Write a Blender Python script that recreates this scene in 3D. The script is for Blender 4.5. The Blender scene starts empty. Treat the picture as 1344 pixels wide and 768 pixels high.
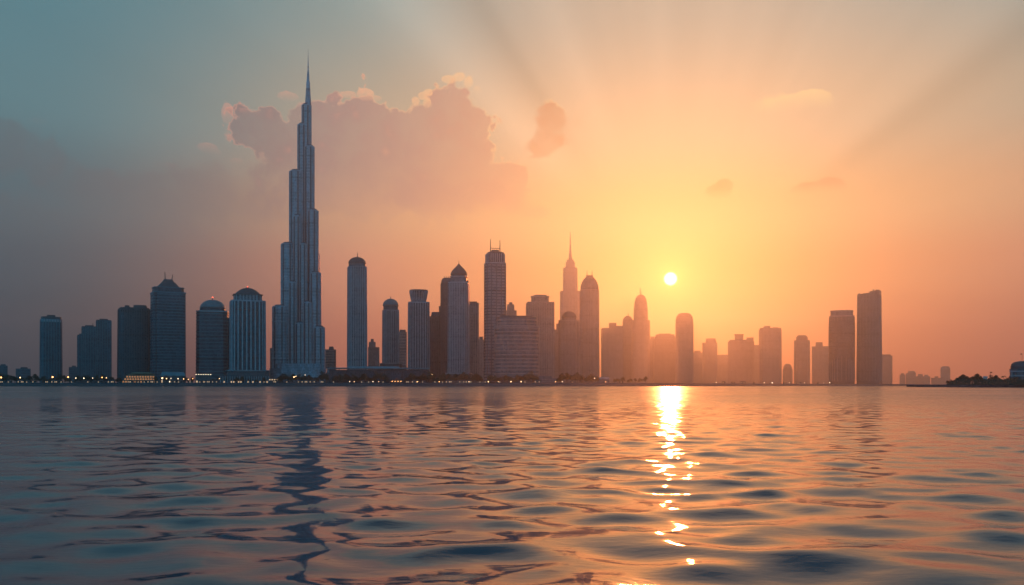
import bpy, math, random
import numpy as np
from mathutils import Vector

# ---------------------------------------------------------------- camera, sun, sky
S = bpy.context.scene
COL = S.collection
F = 1164.0                 # focal length in photo pixels (photo 1344 wide)
CX, HY = 672.0, 506.0      # optical column, horizon row
EYE = 1.8
R = math.radians

cam = bpy.data.cameras.new('camera')
cam.sensor_width = 36.0
cam.lens = 36.0 * F / 1344.0
cam.shift_y = (HY - 384.0) / 1344.0
cam.clip_start, cam.clip_end = 0.1, 40000
co = bpy.data.objects.new('camera', cam)
co.location = (0, 0, EYE)
co.rotation_euler = (R(90), 0, 0)
COL.objects.link(co)
S.camera = co

SUN_AZ = math.degrees(math.atan((880 - CX) / F))
SUN_EL = 6.75
sun = bpy.data.lights.new('sun', 'SUN')
sun.energy = 0.86
sun.angle = R(0.5)
sun.color = (1.0, 0.24, 0.065)
so = bpy.data.objects.new('sun', sun)
sdir = Vector((math.sin(R(SUN_AZ)) * math.cos(R(SUN_EL)), math.cos(R(SUN_AZ)) * math.cos(R(SUN_EL)), math.sin(R(SUN_EL))))
so.rotation_euler = (-sdir).to_track_quat('-Z', 'Y').to_euler()
COL.objects.link(so)

S.view_settings.view_transform = 'Standard'
S.view_settings.look = 'None'
S.view_settings.gamma = 1
S.view_settings.exposure = 0.0
S.view_settings.use_curve_mapping = False
S.cycles.use_denoising = True
S.cycles.max_bounces = 5
S.cycles.diffuse_bounces = 2
S.cycles.glossy_bounces = 3
S.cycles.volume_bounces = 0
S.cycles.sample_clamp_indirect = 4.0
S.cycles.caustics_reflective = False

HAZE_DENSITY = 0.95e-4
HAZE_ANISO = 0.83


def lin(r, g, b):
    return tuple((c / 255 / 12.92) if c <= 10 else ((c / 255 + 0.055) / 1.055) ** 2.4 for c in (r, g, b)) + (1.0,)


class G:
    """a small helper that writes math as shader nodes"""
    def __init__(self, tree):
        self.t = tree

    def node(self, kind, **kw):
        n = self.t.nodes.new(kind)
        for k, v in kw.items():
            setattr(n, k, v)
        return n

    def put(self, sock, v):
        if hasattr(v, 'is_output'):
            self.t.links.new(v, sock)
        else:
            sock.default_value = v

    def m(self, op, a, b=0.0, c=0.0):
        n = self.node('ShaderNodeMath', operation=op)
        self.put(n.inputs[0], a); self.put(n.inputs[1], b); self.put(n.inputs[2], c)
        return n.outputs[0]

    def add(self, a, b): return self.m('ADD', a, b)
    def sub(self, a, b): return self.m('SUBTRACT', a, b)
    def mul(self, a, b): return self.m('MULTIPLY', a, b)
    def mad(self, a, b, c): return self.m('MULTIPLY_ADD', a, b, c)

    def step(self, x, e0, e1, o0=0.0, o1=1.0):
        n = self.node('ShaderNodeMapRange', interpolation_type='SMOOTHSTEP')
        self.put(n.inputs[0], x)
        for i, v in enumerate((e0, e1, o0, o1)):
            self.put(n.inputs[i + 1], v)
        return n.outputs[0]

    def mix(self, f, a, b, mode='MIX'):
        n = self.node('ShaderNodeMix', data_type='RGBA', blend_type=mode)
        self.put(n.inputs[0], f); self.put(n.inputs[6], a); self.put(n.inputs[7], b)
        return n.outputs[2]

    def ramp(self, f, stops, interp='EASE'):
        n = self.node('ShaderNodeValToRGB')
        cr = n.color_ramp
        cr.interpolation = interp
        while len(cr.elements) < len(stops):
            cr.elements.new(0.5)
        for e, (p, c) in zip(cr.elements, stops):
            e.position = p
        for e, (p, c) in zip(cr.elements, stops):
            e.color = c
        self.put(n.inputs[0], f)
        return n.outputs[0]

    def xyz(self, x, y, z=0.0):
        n = self.node('ShaderNodeCombineXYZ')
        self.put(n.inputs[0], x); self.put(n.inputs[1], y); self.put(n.inputs[2], z)
        return n.outputs[0]

    def noise(self, vec, scale, detail=4.0, rough=0.55, dim='3D', dist=0.0):
        n = self.node('ShaderNodeTexNoise', noise_dimensions=dim)
        self.put(n.inputs['Vector'], vec)
        n.inputs['Scale'].default_value = scale
        n.inputs['Detail'].default_value = detail
        n.inputs['Roughness'].default_value = rough
        n.inputs['Distortion'].default_value = dist
        return n.outputs[0]


def sky_angles(px, py):
    az = math.atan((px - CX) / F)
    return math.degrees(az), math.degrees(math.atan((HY - py) / F * math.cos(az)))


world = bpy.data.worlds.new('World')
S.world = world
world.use_nodes = True
wt = world.node_tree
wt.nodes.clear()
g = G(wt)
tc = g.node('ShaderNodeTexCoord')
sep = g.node('ShaderNodeSeparateXYZ')
wt.links.new(tc.outputs['Generated'], sep.inputs[0])
DX, DY, DZ = sep.outputs
az = g.mul(g.m('ARCTAN2', DX, DY), 180 / math.pi)
el = g.mul(g.m('ARCSINE', DZ), 180 / math.pi)
elp = g.m('MAXIMUM', el, 0.0)
daz = g.m('ABSOLUTE', g.sub(az, SUN_AZ))
fac = g.m('SQRT', g.m('DIVIDE', elp, 90.0))


def E(deg):
    return math.sqrt(max(deg, 0) / 90.0)


SKY_SUN = [(0, lin(208, 92, 62)), (E(3), lin(214, 110, 68)), (E(7), lin(226, 142, 88)), (E(11), lin(236, 172, 118)),
           (E(16), lin(226, 180, 144)), (E(23.5), lin(194, 172, 152)), (E(33), lin(72, 98, 108)), (1, lin(16, 44, 62))]
SKY_MID = [(0, lin(186, 98, 88)), (E(3), lin(202, 114, 102)), (E(7), lin(212, 138, 118)), (E(11), lin(204, 154, 126)),
           (E(16), lin(176, 162, 142)), (E(23.5), lin(138, 156, 154)), (E(33), lin(48, 84, 98)), (1, lin(14, 42, 60))]
SKY_FAR = [(0, lin(20, 54, 72)), (E(3), lin(34, 64, 80)), (E(7), lin(60, 82, 98)), (E(11), lin(78, 104, 116)),
           (E(16), lin(86, 126, 136)), (E(23.5), lin(80, 128, 140)), (E(33), lin(26, 70, 90)), (1, lin(12, 42, 62))]
SKY_BACK = [(0, lin(50, 136, 172)), (E(5), lin(60, 164, 204)), (E(12), lin(58, 176, 222)), (E(25), lin(52, 160, 208)), (1, lin(20, 58, 84))]
c_sun, c_mid, c_far, c_back = (g.ramp(fac, s) for s in (SKY_SUN, SKY_MID, SKY_FAR, SKY_BACK))
side = g.mul(g.step(g.sub(SUN_AZ, az), 14.0, 30.0), 5.5)      # the left flank falls off sooner
daz = g.add(daz, g.mad(g.step(g.sub(az, SUN_AZ), 8.0, 20.0), -3.0, side))
sky = g.mix(g.step(daz, 2.0, 24.0), c_sun, c_mid)
sky = g.mix(g.step(daz, 18.0, 44.0), sky, c_far)
sky = g.mix(g.step(daz, 48.0, 110.0), sky, c_back)

# angular distance from the sun, and the aureole round it
dn = g.node('ShaderNodeVectorMath', operation='DOT_PRODUCT')
nrm = g.node('ShaderNodeVectorMath', operation='NORMALIZE')
wt.links.new(tc.outputs['Generated'], nrm.inputs[0])
wt.links.new(nrm.outputs[0], dn.inputs[0])
dn.inputs[1].default_value = sdir
ang = g.mul(g.m('ARCCOSINE', g.m('MINIMUM', dn.outputs['Value'], 1.0)), 180 / math.pi)

# crepuscular rays fanning out of the sun
th = g.m('ARCTAN2', g.sub(el, SUN_EL), g.sub(az, SUN_AZ))
ray = g.noise(g.xyz(g.mul(th, 3.2), 0.37, 0.0), 1.6, 2.0, 0.5)
rayk = g.mul(g.step(ang, 6.0, 15.0), g.step(el, SUN_EL + 1.0, SUN_EL + 6.0))
rayv = g.mad(g.mul(g.sub(ray, 0.5), rayk), 0.32, 1.0)
shaft = None
for (px, py, wd, st) in ((1200, 150, 0.055, -0.10), (655, 40, 0.05, -0.10), (970, 180, 0.10, -0.05), (1010, 60, 0.09, 0.06), (570, 40, 0.06, 0.10), (735, 20, 0.07, 0.05)):
    a0, e0 = sky_angles(px, py)
    t0 = math.atan2(e0 - SUN_EL, a0 - SUN_AZ)
    q = g.m('DIVIDE', g.sub(th, t0), wd)
    s_ = g.mul(g.m('EXPONENT', g.mul(g.mul(q, q), -1.0)), st)
    shaft = s_ if shaft is None else g.add(shaft, s_)
rayv = g.mad(shaft, g.mul(rayk, 1.5), rayv)
rays = g.node('ShaderNodeVectorMath', operation='SCALE')
wt.links.new(sky, rays.inputs[0])
g.put(rays.inputs['Scale'], rayv)
sky = rays.outputs[0]


# clouds: puffs given by direction (azimuth, elevation), broken up by noise
def blobs(lst):
    f = None
    for (px, py, rx, ry) in lst:
        a0, e0 = sky_angles(px, py)
        ra, re = rx / F * 57.3, ry / F * 57.3
        u = g.mul(g.sub(az, a0), 1 / ra)
        v = g.mul(g.sub(el, e0), 1 / re)
        d = g.sub(1.0, g.m('SQRT', g.add(g.mul(u, u), g.mul(v, v))))
        f = d if f is None else g.m('SMOOTH_MAX', f, d, 0.12)
    return f


cp = g.xyz(az, el, 0.0)
n_big = g.noise(cp, 0.55, 5.0, 0.55)
n_fine = g.noise(cp, 1.9, 4.0, 0.6)
n_low = g.noise(g.xyz(az, el, 7.3), 0.28, 1.0, 0.5)
vor = g.node('ShaderNodeTexVoronoi', feature='SMOOTH_F1')
wt.links.new(cp, vor.inputs['Vector'])
vor.inputs['Scale'].default_value = 0.75
vor.inputs['Detail'].default_value = 2.0
vor.inputs['Smoothness'].default_value = 0.4
puff = g.mul(g.sub(0.45, vor.outputs['Distance']), 0.45)
n_tiny = g.noise(cp, 4.5, 3.0, 0.6)
rough = g.add(g.add(g.add(g.mul(g.sub(n_big, 0.5), 0.8), g.mul(g.sub(n_fine, 0.5), 0.5)), puff), g.mul(g.sub(n_tiny, 0.5), 0.22))


def cloud(sky, lst, e_lo, e_hi, body, rim, dens, rough_k=1.5, rimw=0.26, crisp=0.10, loose=0.55, bias=0.0):
    b = blobs(lst)
    f = g.add(g.mad(rough, g.mul(g.step(b, 0.8, 0.05), rough_k), b), bias)
    edge = g.step(n_low, 0.46, 0.68)                        # some edges are crisp, others dissolve
    soft = g.mad(edge, loose - crisp, crisp)
    a = g.step(f, g.mul(edge, -0.08), soft)
    fade = g.step(el, e_lo, e_hi)
    thin = g.step(rough, -0.45, 0.30, 0.62, 1.0)
    a = g.mul(g.mul(g.mul(a, fade), thin), dens)
    top = g.mul(g.step(el, e_lo + 0.7 * (e_hi - e_lo), e_hi + 1.2), g.step(edge, 0.9, 0.2))
    rimf = g.mul(g.mul(g.step(f, rimw, 0.03), top), 0.9)
    lit = g.mul(g.step(rough, -0.05, 0.38), 0.55)             # billows inside the cloud catch some light
    col = g.mix(lit, body, rim)
    col = g.mix(rimf, col, rim)
    return g.mix(a, sky, col)


dramp = g.m('DIVIDE', daz, 50.0)
body_c = g.ramp(dramp, [(0.0, lin(255, 172, 108)), (0.18, lin(214, 146, 118)), (0.34, lin(178, 130, 124)), (0.5, lin(152, 122, 124)), (0.75, lin(104, 102, 110)), (1.0, lin(84, 88, 98))], 'LINEAR')
rim_c = g.ramp(dramp, [(0.0, lin(255, 205, 130)), (0.3, lin(252, 186, 134)), (0.5, lin(222, 164, 140)), (0.75, lin(172, 140, 134)), (1.0, lin(140, 126, 128))], 'LINEAR')


body2_c = g.ramp(dramp, [(0.0, lin(206, 126, 84)), (0.3, lin(204, 138, 110)), (1.0, lin(120, 110, 112))], 'LINEAR')
rim3_c = g.ramp(dramp, [(0.0, lin(255, 210, 140)), (0.3, lin(252, 192, 140)), (0.5, lin(226, 164, 142)), (0.75, lin(212, 146, 132)), (1.0, lin(198, 142, 132))], 'LINEAR')
rim2_c = g.ramp(dramp, [(0.0, lin(255, 214, 150)), (0.4, lin(250, 206, 150)), (1.0, lin(150, 130, 128))], 'LINEAR')


def elev(py):
    return sky_angles(CX, py)[1]


sky = cloud(sky, [(628, 258, 78, 30), (668, 270, 50, 18), (700, 278, 34, 11), (575, 255, 90, 36)], elev(306), elev(268), body_c, body_c, 0.72, 0.9, 0.26, 0.6, 1.0, 0.08)
sky = cloud(sky, [(592, 150, 40, 54), (622, 165, 30, 36), (556, 165, 44, 40), (480, 168, 62, 50), (415, 168, 64, 46), (345, 172, 58, 36),
                  (575, 225, 120, 84), (650, 240, 60, 40), (455, 225, 170, 84), (520, 180, 90, 50)],
            elev(330), elev(215), body_c, rim3_c, 1.0, 1.7, 0.2, 0.09, 0.5, 0.05)
sky = cloud(sky, [(-8, 190, 62, 52), (58, 215, 40, 40), (120, 260, 80, 50), (190, 262, 60, 50), (276, 250, 60, 50), (120, 310, 190, 90), (350, 272, 60, 30)],
            elev(430), elev(235), body_c, body_c, 0.6, 1.2, 0.26, 0.35, 0.9)
# small puffs that catch the light along the cloud tops
for bl, dn_ in (([(56, 170, 20, 11), (44, 164, 12, 9)], .75), ([(4, 142, 16, 9)], .6), ([(183, 204, 15, 6), (192, 209, 12, 5)], .8), ([(216, 220, 14, 6), (228, 226, 10, 4)], .6), ([(272, 194, 17, 9), (282, 200, 10, 6)], .75),
                ([(298, 150, 8, 14)], .7), ([(330, 148, 12, 6)], .7), ([(380, 127, 16, 7)], .7), ([(458, 124, 12, 6), (480, 124, 15, 8), (494, 129, 10, 5)], .95), ([(588, 104, 13, 7), (603, 101, 11, 8), (615, 108, 9, 9), (626, 120, 8, 9), (634, 133, 7, 8)], .8), ([(546, 133, 7, 7), (554, 126, 7, 6), (562, 121, 6, 5), (560, 136, 7, 8)], .7), ([(310, 212, 12, 6), (325, 220, 14, 5)], .5)):
    sky = cloud(sky, bl, elev(bl[0][1] + 3.2 * bl[0][3]), elev(bl[0][1] - .3 * bl[0][3]), rim3_c, rim3_c, dn_, 1.5, 0.3, 0.16, 0.5, 0.16)
sky = cloud(sky, [(724, 158, 32, 26), (716, 186, 30, 28), (690, 278, 36, 17)], elev(300), elev(175), body2_c, rim2_c, 0.85, 1.5, .24, .16, .5, .08)
sky = cloud(sky, [(942, 252, 18, 10), (951, 244, 12, 9)], elev(272), elev(252), body2_c, body2_c, 0.95, 0.5, .3, .25, .5, .2)
sky = cloud(sky, [(1074, 250, 30, 10), (1088, 245, 18, 10)], elev(270), elev(252), body2_c, body2_c, 1.0, 0.5, .3, .2, .4, .32)
sky = cloud(sky, [(1042, 136, 48, 14), (1066, 128, 24, 11), (1020, 142, 30, 9)], elev(166), elev(132), rim2_c, rim2_c, 0.95, 0.9, .3, .2, .5, .22)

glow = g.add(g.mul(g.m('EXPONENT', g.mul(ang, -1 / 2.4)), 0.4), g.mul(g.m('EXPONENT', g.mul(ang, -1 / 1.0)), 0.7))
gl = g.node('ShaderNodeVectorMath', operation='SCALE')
gl.inputs[0].default_value = (1.0, 0.62, 0.12)
g.put(gl.inputs['Scale'], glow)
sky = g.mix(1.0, sky, gl.outputs[0], 'ADD')
disc = g.node('ShaderNodeVectorMath', operation='SCALE')
disc.inputs[0].default_value = (4.0, 3.6, 2.3)
g.put(disc.inputs['Scale'], g.step(ang, 0.48, 0.26))
sky = g.mix(1.0, sky, disc.outputs[0], 'ADD')

bg = g.node('ShaderNodeBackground')
wt.links.new(sky, bg.inputs[0])
bg.inputs[1].default_value = 1.0
nish = g.node('ShaderNodeTexSky', sky_type='NISHITA')
nish.sun_disc = False
nish.sun_elevation = R(SUN_EL)
nish.sun_rotation = R(SUN_AZ)
nish.dust_density = 6.0
nish.air_density = 1.5
bg2 = g.node('ShaderNodeBackground')
wt.links.new(nish.outputs[0], bg2.inputs[0])
bg2.inputs[1].default_value = 0.01
ad = g.node('ShaderNodeAddShader')
wt.links.new(bg.outputs[0], ad.inputs[0])
wt.links.new(bg2.outputs[0], ad.inputs[1])
wo = g.node('ShaderNodeOutputWorld')
wt.links.new(ad.outputs[0], wo.inputs[0])
world.cycles.sampling_method = 'MANUAL'
world.cycles.sample_map_resolution = 1024


# ---------------------------------------------------------------- helpers
def X(px, D): return (px - CX) / F * D
def Zt(py, D): return EYE + (HY - py) / F * D


class MB:
    """collects faces of ONE mesh"""
    def __init__(self): self.v, self.f = [], []

    def loft(self, rings, cap=True):
        """rings: list of (poly, z), all with the same count"""
        n = len(rings[0][0]); b = len(self.v)
        for poly, z in rings:
            self.v += [(x, y, z) for x, y in poly]
        for k in range(len(rings) - 1):
            for i in range(n):
                j = (i + 1) % n
                a = b + k * n
                self.f.append((a + i, a + j, a + n + j, a + n + i))
        if cap:
            self.f.append(tuple(b + i for i in reversed(range(n))))
            t = b + (len(rings) - 1) * n
            self.f.append(tuple(t + i for i in range(n)))
        return self

    def prism(self, poly, z0, z1, s=1.0):
        return self.loft([(poly, z0), (scale(poly, s), z1)])

    def box(self, x0, x1, y0, y1, z0, z1):
        return self.prism([(x0, y0), (x1, y0), (x1, y1), (x0, y1)], z0, z1)

    def lathe(self, prof, n=20, cx=0, cy=0, sx=1.0, sy=1.0):
        rings = []
        for r, z in prof:
            r = max(r, 0.02)
            rings.append(([(cx + sx * r * math.cos(2 * math.pi * i / n), cy + sy * r * math.sin(2 * math.pi * i / n)) for i in range(n)], z))
        return self.loft(rings)

    def bar(self, p, q, r0, r1=None, n=6):
        r1 = r0 if r1 is None else r1
        p, q = Vector(p), Vector(q)
        d = (q - p).normalized()
        u = d.orthogonal().normalized(); w = d.cross(u)
        b = len(self.v)
        for c, r in ((p, r0), (q, r1)):
            for i in range(n):
                a = 2 * math.pi * i / n
                self.v.append(tuple(c + u * (r * math.cos(a)) + w * (r * math.sin(a))))
        for i in range(n):
            j = (i + 1) % n
            self.f.append((b + i, b + j, b + n + j, b + n + i))
        self.f.append(tuple(b + i for i in reversed(range(n))))
        self.f.append(tuple(b + n + i for i in range(n)))
        return self

    def mesh(self, name, mat, smooth=False):
        me = bpy.data.meshes.new(name)
        me.from_pydata(self.v, [], self.f)
        me.materials.append(mat)
        if smooth:
            for p in me.polygons:
                p.use_smooth = True
        me.update()
        return me

    def build(self, name, mat, parent=None, smooth=False):
        o = bpy.data.objects.new(name, self.mesh(name, mat, smooth))
        COL.objects.link(o)
        o.parent = parent
        return o


def scale(poly, s, t=None):
    t = s if t is None else t
    return [(x * s, y * t) for x, y in poly]


def shift(poly, dx, dy):
    return [(x + dx, y + dy) for x, y in poly]


def foot(kind, w, d=None):
    d = w if d is None else d
    if kind == 'rect':
        return [(-w / 2, -d / 2), (w / 2, -d / 2), (w / 2, d / 2), (-w / 2, d / 2)]
    if kind == 'chamfer':
        c = 0.16 * min(w, d)
        return [(-w / 2 + c, -d / 2), (w / 2 - c, -d / 2), (w / 2, -d / 2 + c), (w / 2, d / 2 - c),
                (w / 2 - c, d / 2), (-w / 2 + c, d / 2), (-w / 2, d / 2 - c), (-w / 2, -d / 2 + c)]
    if kind == 'notch':
        c = 0.13 * min(w, d)
        return [(-w / 2 + c, -d / 2), (w / 2 - c, -d / 2), (w / 2 - c, -d / 2 + c), (w / 2, -d / 2 + c), (w / 2, d / 2 - c), (w / 2 - c, d / 2 - c),
                (w / 2 - c, d / 2), (-w / 2 + c, d / 2), (-w / 2 + c, d / 2 - c), (-w / 2, d / 2 - c), (-w / 2, -d / 2 + c), (-w / 2 + c, -d / 2 + c)]
    p = {'circle': 2.0, 'round': 4.0, 'soft': 2.8}[kind]
    out = []
    for i in range(28):
        a = 2 * math.pi * (i + 0.5) / 28
        c, s_ = math.cos(a), math.sin(a)
        out.append((math.copysign(abs(c) ** (2 / p), c) * w / 2, math.copysign(abs(s_) ** (2 / p), s_) * d / 2))
    return out


def bands(mb, poly, z0, z1, step, h, out, s0=1.0, s1=1.0):
    ext = max(abs(x) for x, y in poly)
    n = max(1, int((z1 - z0) / step))
    for i in range(n):
        z = z0 + (i + 0.5) * (z1 - z0) / n
        k = s0 + (s1 - s0) * (z - z0) / (z1 - z0) + out / ext
        mb.prism(scale(poly, k), z, z + h)
    return mb


def fins(mb, poly, z0, z1, spacing, width, out, s1=1.0):
    n = len(poly)
    for i in range(n):
        (ax, ay), (bx, by) = poly[i], poly[(i + 1) % n]
        L = math.hypot(bx - ax, by - ay)
        if L < 0.4:
            continue
        m = max(1, int(round(L / spacing)))
        tx, ty = (bx - ax) / L, (by - ay) / L
        nx, ny = ty, -tx
        for k in range(m):
            t = (k + 0.5) / m
            x, y = ax + (bx - ax) * t, ay + (by - ay) * t
            hw = width / 2
            q = [(x - tx * hw - nx * 0.4, y - ty * hw - ny * 0.4), (x - tx * hw + nx * out, y - ty * hw + ny * out),
                 (x + tx * hw + nx * out, y + ty * hw + ny * out), (x + tx * hw - nx * 0.4, y + ty * hw - ny * 0.4)]
            mb.loft([(q, z0), ([(u * s1, v * s1) for u, v in q], z1)])
    return mb


def dome_prof(r, z0, h, p=1.0, n=9):
    return [(r * math.cos(math.pi / 2 * i / n) ** p, z0 + h * math.sin(math.pi / 2 * i / n)) for i in range(n + 1)]


def onion_prof(r, z0, h):
    pts = [(0.97, 0), (1.0, 0.06), (0.98, 0.14), (0.9, 0.28), (0.76, 0.42), (0.58, 0.56), (0.4, 0.68), (0.24, 0.79), (0.11, 0.9), (0.02, 1.0)]
    return [(r * a, z0 + h * b) for a, b in pts]


def tag(o, label=None, cat=None, group=None, kind=None):
    if label: o['label'] = label
    if cat: o['category'] = cat
    if group: o['group'] = group
    if kind: o['kind'] = kind
    return o


def thing(name, label, cat, loc, rz=0.0, group=None):
    o = bpy.data.objects.new(name, None)
    o.empty_display_size = 2
    COL.objects.link(o)
    o.location = loc
    o.rotation_euler.z = rz
    return tag(o, label, cat, group)


def copy_tree(o, parent=None):
    c = o.copy()
    COL.objects.link(c)
    c.parent = parent
    for ch in list(o.children):
        copy_tree(ch, c)
    return c


# ---------------------------------------------------------------- materials
def pmat(name, col, rough=0.6, metal=0.0, emit=None, strength=0.0):
    m = bpy.data.materials.new(name)
    m.use_nodes = True
    b = m.node_tree.nodes['Principled BSDF']
    b.inputs['Base Color'].default_value = tuple(col) + (1.0,)
    b.inputs['Roughness'].default_value = rough
    b.inputs['Metallic'].default_value = metal
    if emit:
        b.inputs['Emission Color'].default_value = tuple(emit) + (1.0,)
        b.inputs['Emission Strength'].default_value = strength
    return m


def mottled(name, a, b_, scale_, rough=0.8, bump=0.0):
    m = pmat(name, a, rough)
    h = G(m.node_tree)
    t = h.node('ShaderNodeTexCoord')
    n = h.noise(t.outputs['Object'], scale_, 5.0, 0.6)
    bs = m.node_tree.nodes['Principled BSDF']
    h.put(bs.inputs['Base Color'], h.mix(h.step(n, 0.35, 0.65), tuple(a) + (1,), tuple(b_) + (1,)))
    return m


def facade(name, glass, frame, floor_h=4.0, bay=3.2, frac=0.34, rough=0.22):
    """curtain wall: glazing bays between spandrels and mullions, each pane a little different"""
    m = pmat(name, glass, rough)
    h = G(m.node_tree)
    bs = m.node_tree.nodes['Principled BSDF']
    t = h.node('ShaderNodeTexCoord')
    s = h.node('ShaderNodeSeparateXYZ')
    m.node_tree.links.new(t.outputs['Object'], s.inputs[0])
    zf = h.m('DIVIDE', s.outputs[2], floor_h)
    u = h.m('DIVIDE', h.add(s.outputs[0], h.mul(s.outputs[1], 0.83)), bay)
    line = h.m('MAXIMUM', h.m('LESS_THAN', h.m('FRACT', zf), frac), h.m('LESS_THAN', h.m('FRACT', u), 0.16))
    wn = h.node('ShaderNodeTexWhiteNoise', noise_dimensions='2D')
    h.put(wn.inputs['Vector'], h.xyz(h.m('FLOOR', u), h.m('FLOOR', zf)))
    st = h.noise(h.xyz(h.mul(s.outputs[0], 0.12), h.mul(s.outputs[1], 0.12), h.mul(s.outputs[2], 0.02)), 1.0, 3.0)
    blk = h.node('ShaderNodeTexWhiteNoise', noise_dimensions='2D')
    h.put(blk.inputs['Vector'], h.xyz(h.m('FLOOR', h.mul(u, 0.34)), h.m('FLOOR', h.mul(zf, 0.17))))
    serv = h.m('LESS_THAN', h.m('FRACT', h.mul(zf, 1 / 14.0)), 0.075)
    tone = h.mul(h.mad(blk.outputs[0], 0.6, 0.7), h.mad(serv, -0.6, 1.0))
    gl = tuple(glass) + (1,)
    gl2 = tuple(min(1, c * 2.3 + 0.01) for c in glass) + (1,)
    fr2 = tuple(c * 0.65 for c in frame) + (1,)
    pane = h.mix(h.m('POWER', wn.outputs[0], 2.2), gl, gl2)
    fr = h.mix(h.step(st, 0.35, 0.65), tuple(frame) + (1,), fr2)
    sc_ = h.node('ShaderNodeVectorMath', operation='SCALE')
    h.put(sc_.inputs[0], h.mix(line, pane, fr))
    h.put(sc_.inputs['Scale'], tone)
    h.put(bs.inputs['Base Color'], sc_.outputs[0])
    h.put(bs.inputs['Roughness'], h.mad(line, 0.4, h.mad(wn.outputs[0], 0.15, rough)))
    return m


TEAL = facade('teal_glass_facade', (0.018, 0.05, 0.07), (0.05, 0.12, 0.15))
DTEAL = facade('dark_teal_glass_facade', (0.012, 0.034, 0.05), (0.025, 0.07, 0.095))
GREY = facade('grey_stone_facade', (0.04, 0.055, 0.07), (0.17, 0.18, 0.19))
BROWN = facade('warm_grey_facade', (0.04, 0.046, 0.055), (0.17, 0.165, 0.165))
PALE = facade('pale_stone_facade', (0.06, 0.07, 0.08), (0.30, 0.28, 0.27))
DARK = facade('dark_stone_facade', (0.025, 0.03, 0.04), (0.07, 0.075, 0.085))
STEEL = facade('steel_glass_facade', (0.13, 0.17, 0.21), (0.40, 0.45, 0.50), 4.0, 2.6, 0.3, 0.28)
FIN = mottled('pale_fin_metal', (0.36, 0.42, 0.46), (0.25, 0.30, 0.33), 0.1, 0.45)
FIN_STEEL = mottled('steel_fin', (0.44, 0.49, 0.53), (0.33, 0.37, 0.41), 0.08, 0.35)
FIN_BROWN = mottled('warm_grey_fin_stone', (0.30, 0.285, 0.28), (0.20, 0.19, 0.19), 0.1, 0.7)
FIN_DARK = mottled('dark_fin_metal', (0.06, 0.085, 0.10), (0.04, 0.06, 0.075), 0.1, 0.5)
FIN_TEAL = mottled('teal_spandrel', (0.05, 0.20, 0.25), (0.035, 0.14, 0.18), 0.1, 0.5)
ROOF = mottled('roof_metal', (0.075, 0.085, 0.095), (0.05, 0.058, 0.068), 0.15, 0.5)
ROOF_PALE = mottled('pale_roof_metal', (0.22, 0.25, 0.27), (0.16, 0.18, 0.20), 0.15, 0.4)
MAST = pmat('mast_steel', (0.09, 0.095, 0.10), 0.5, 0.6)
BEACON = pmat('red_beacon_lamp', (0.4, 0.03, 0.02), 0.4, 0, (1.0, 0.12, 0.06), 3.0)
STONE = mottled('podium_stone', (0.13, 0.14, 0.15), (0.08, 0.09, 0.10), 0.2, 0.8)
CANOPY_ROOF = mottled('canopy_roof_metal', (0.20, 0.27, 0.30), (0.15, 0.21, 0.24), 0.1, 0.4)
LEAF = mottled('dark_leaves', (0.030, 0.045, 0.030), (0.055, 0.070, 0.040), 0.9, 0.8)
BARK = mottled('bark', (0.10, 0.075, 0.055), (0.06, 0.045, 0.035), 1.5, 0.9)
POLE = pmat('lamp_pole_paint', (0.06, 0.065, 0.07), 0.5)
WARM = pmat('warm_lamp_globe', (0.9, 0.8, 0.6), 0.3, 0, (1.0, 0.58, 0.26), 5.5)
ORANGE = pmat('orange_lamp_globe', (0.9, 0.6, 0.3), 0.3, 0, (1.0, 0.45, 0.14), 7.5)
COOL = pmat('cool_lamp_globe', (0.9, 0.9, 0.8), 0.3, 0, (1.0, 0.74, 0.46), 4.0)
SHOP = pmat('lit_shop_window', (0.5, 0.4, 0.3), 0.3, 0, (1.0, 0.62, 0.32), 0.75)
UNLIT = pmat('dark_shop_window', (0.03, 0.035, 0.04), 0.15)
GOLD_WIN = pmat('lit_hotel_window', (0.5, 0.3, 0.15), 0.3, 0, (1.0, 0.36, 0.11), 0.42)  # lit windows, enlarged so their glow stands in for lamplight on the walls
GOLD_WALL = mottled('sandstone_wall', (0.36, 0.24, 0.16), (0.26, 0.17, 0.11), 0.25, 0.8)
KIOSK = mottled('kiosk_wall', (0.14, 0.13, 0.13), (0.09, 0.085, 0.085), 0.6, 0.8)
RED = mottled('red_tent_cloth', (0.42, 0.06, 0.04), (0.32, 0.04, 0.03), 0.4, 0.8)
WHITE = mottled('white_paint', (0.42, 0.41, 0.39), (0.34, 0.33, 0.32), 0.6, 0.6)
FLAG = pmat('flag_cloth', (0.10, 0.07, 0.06), 0.8)

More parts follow.
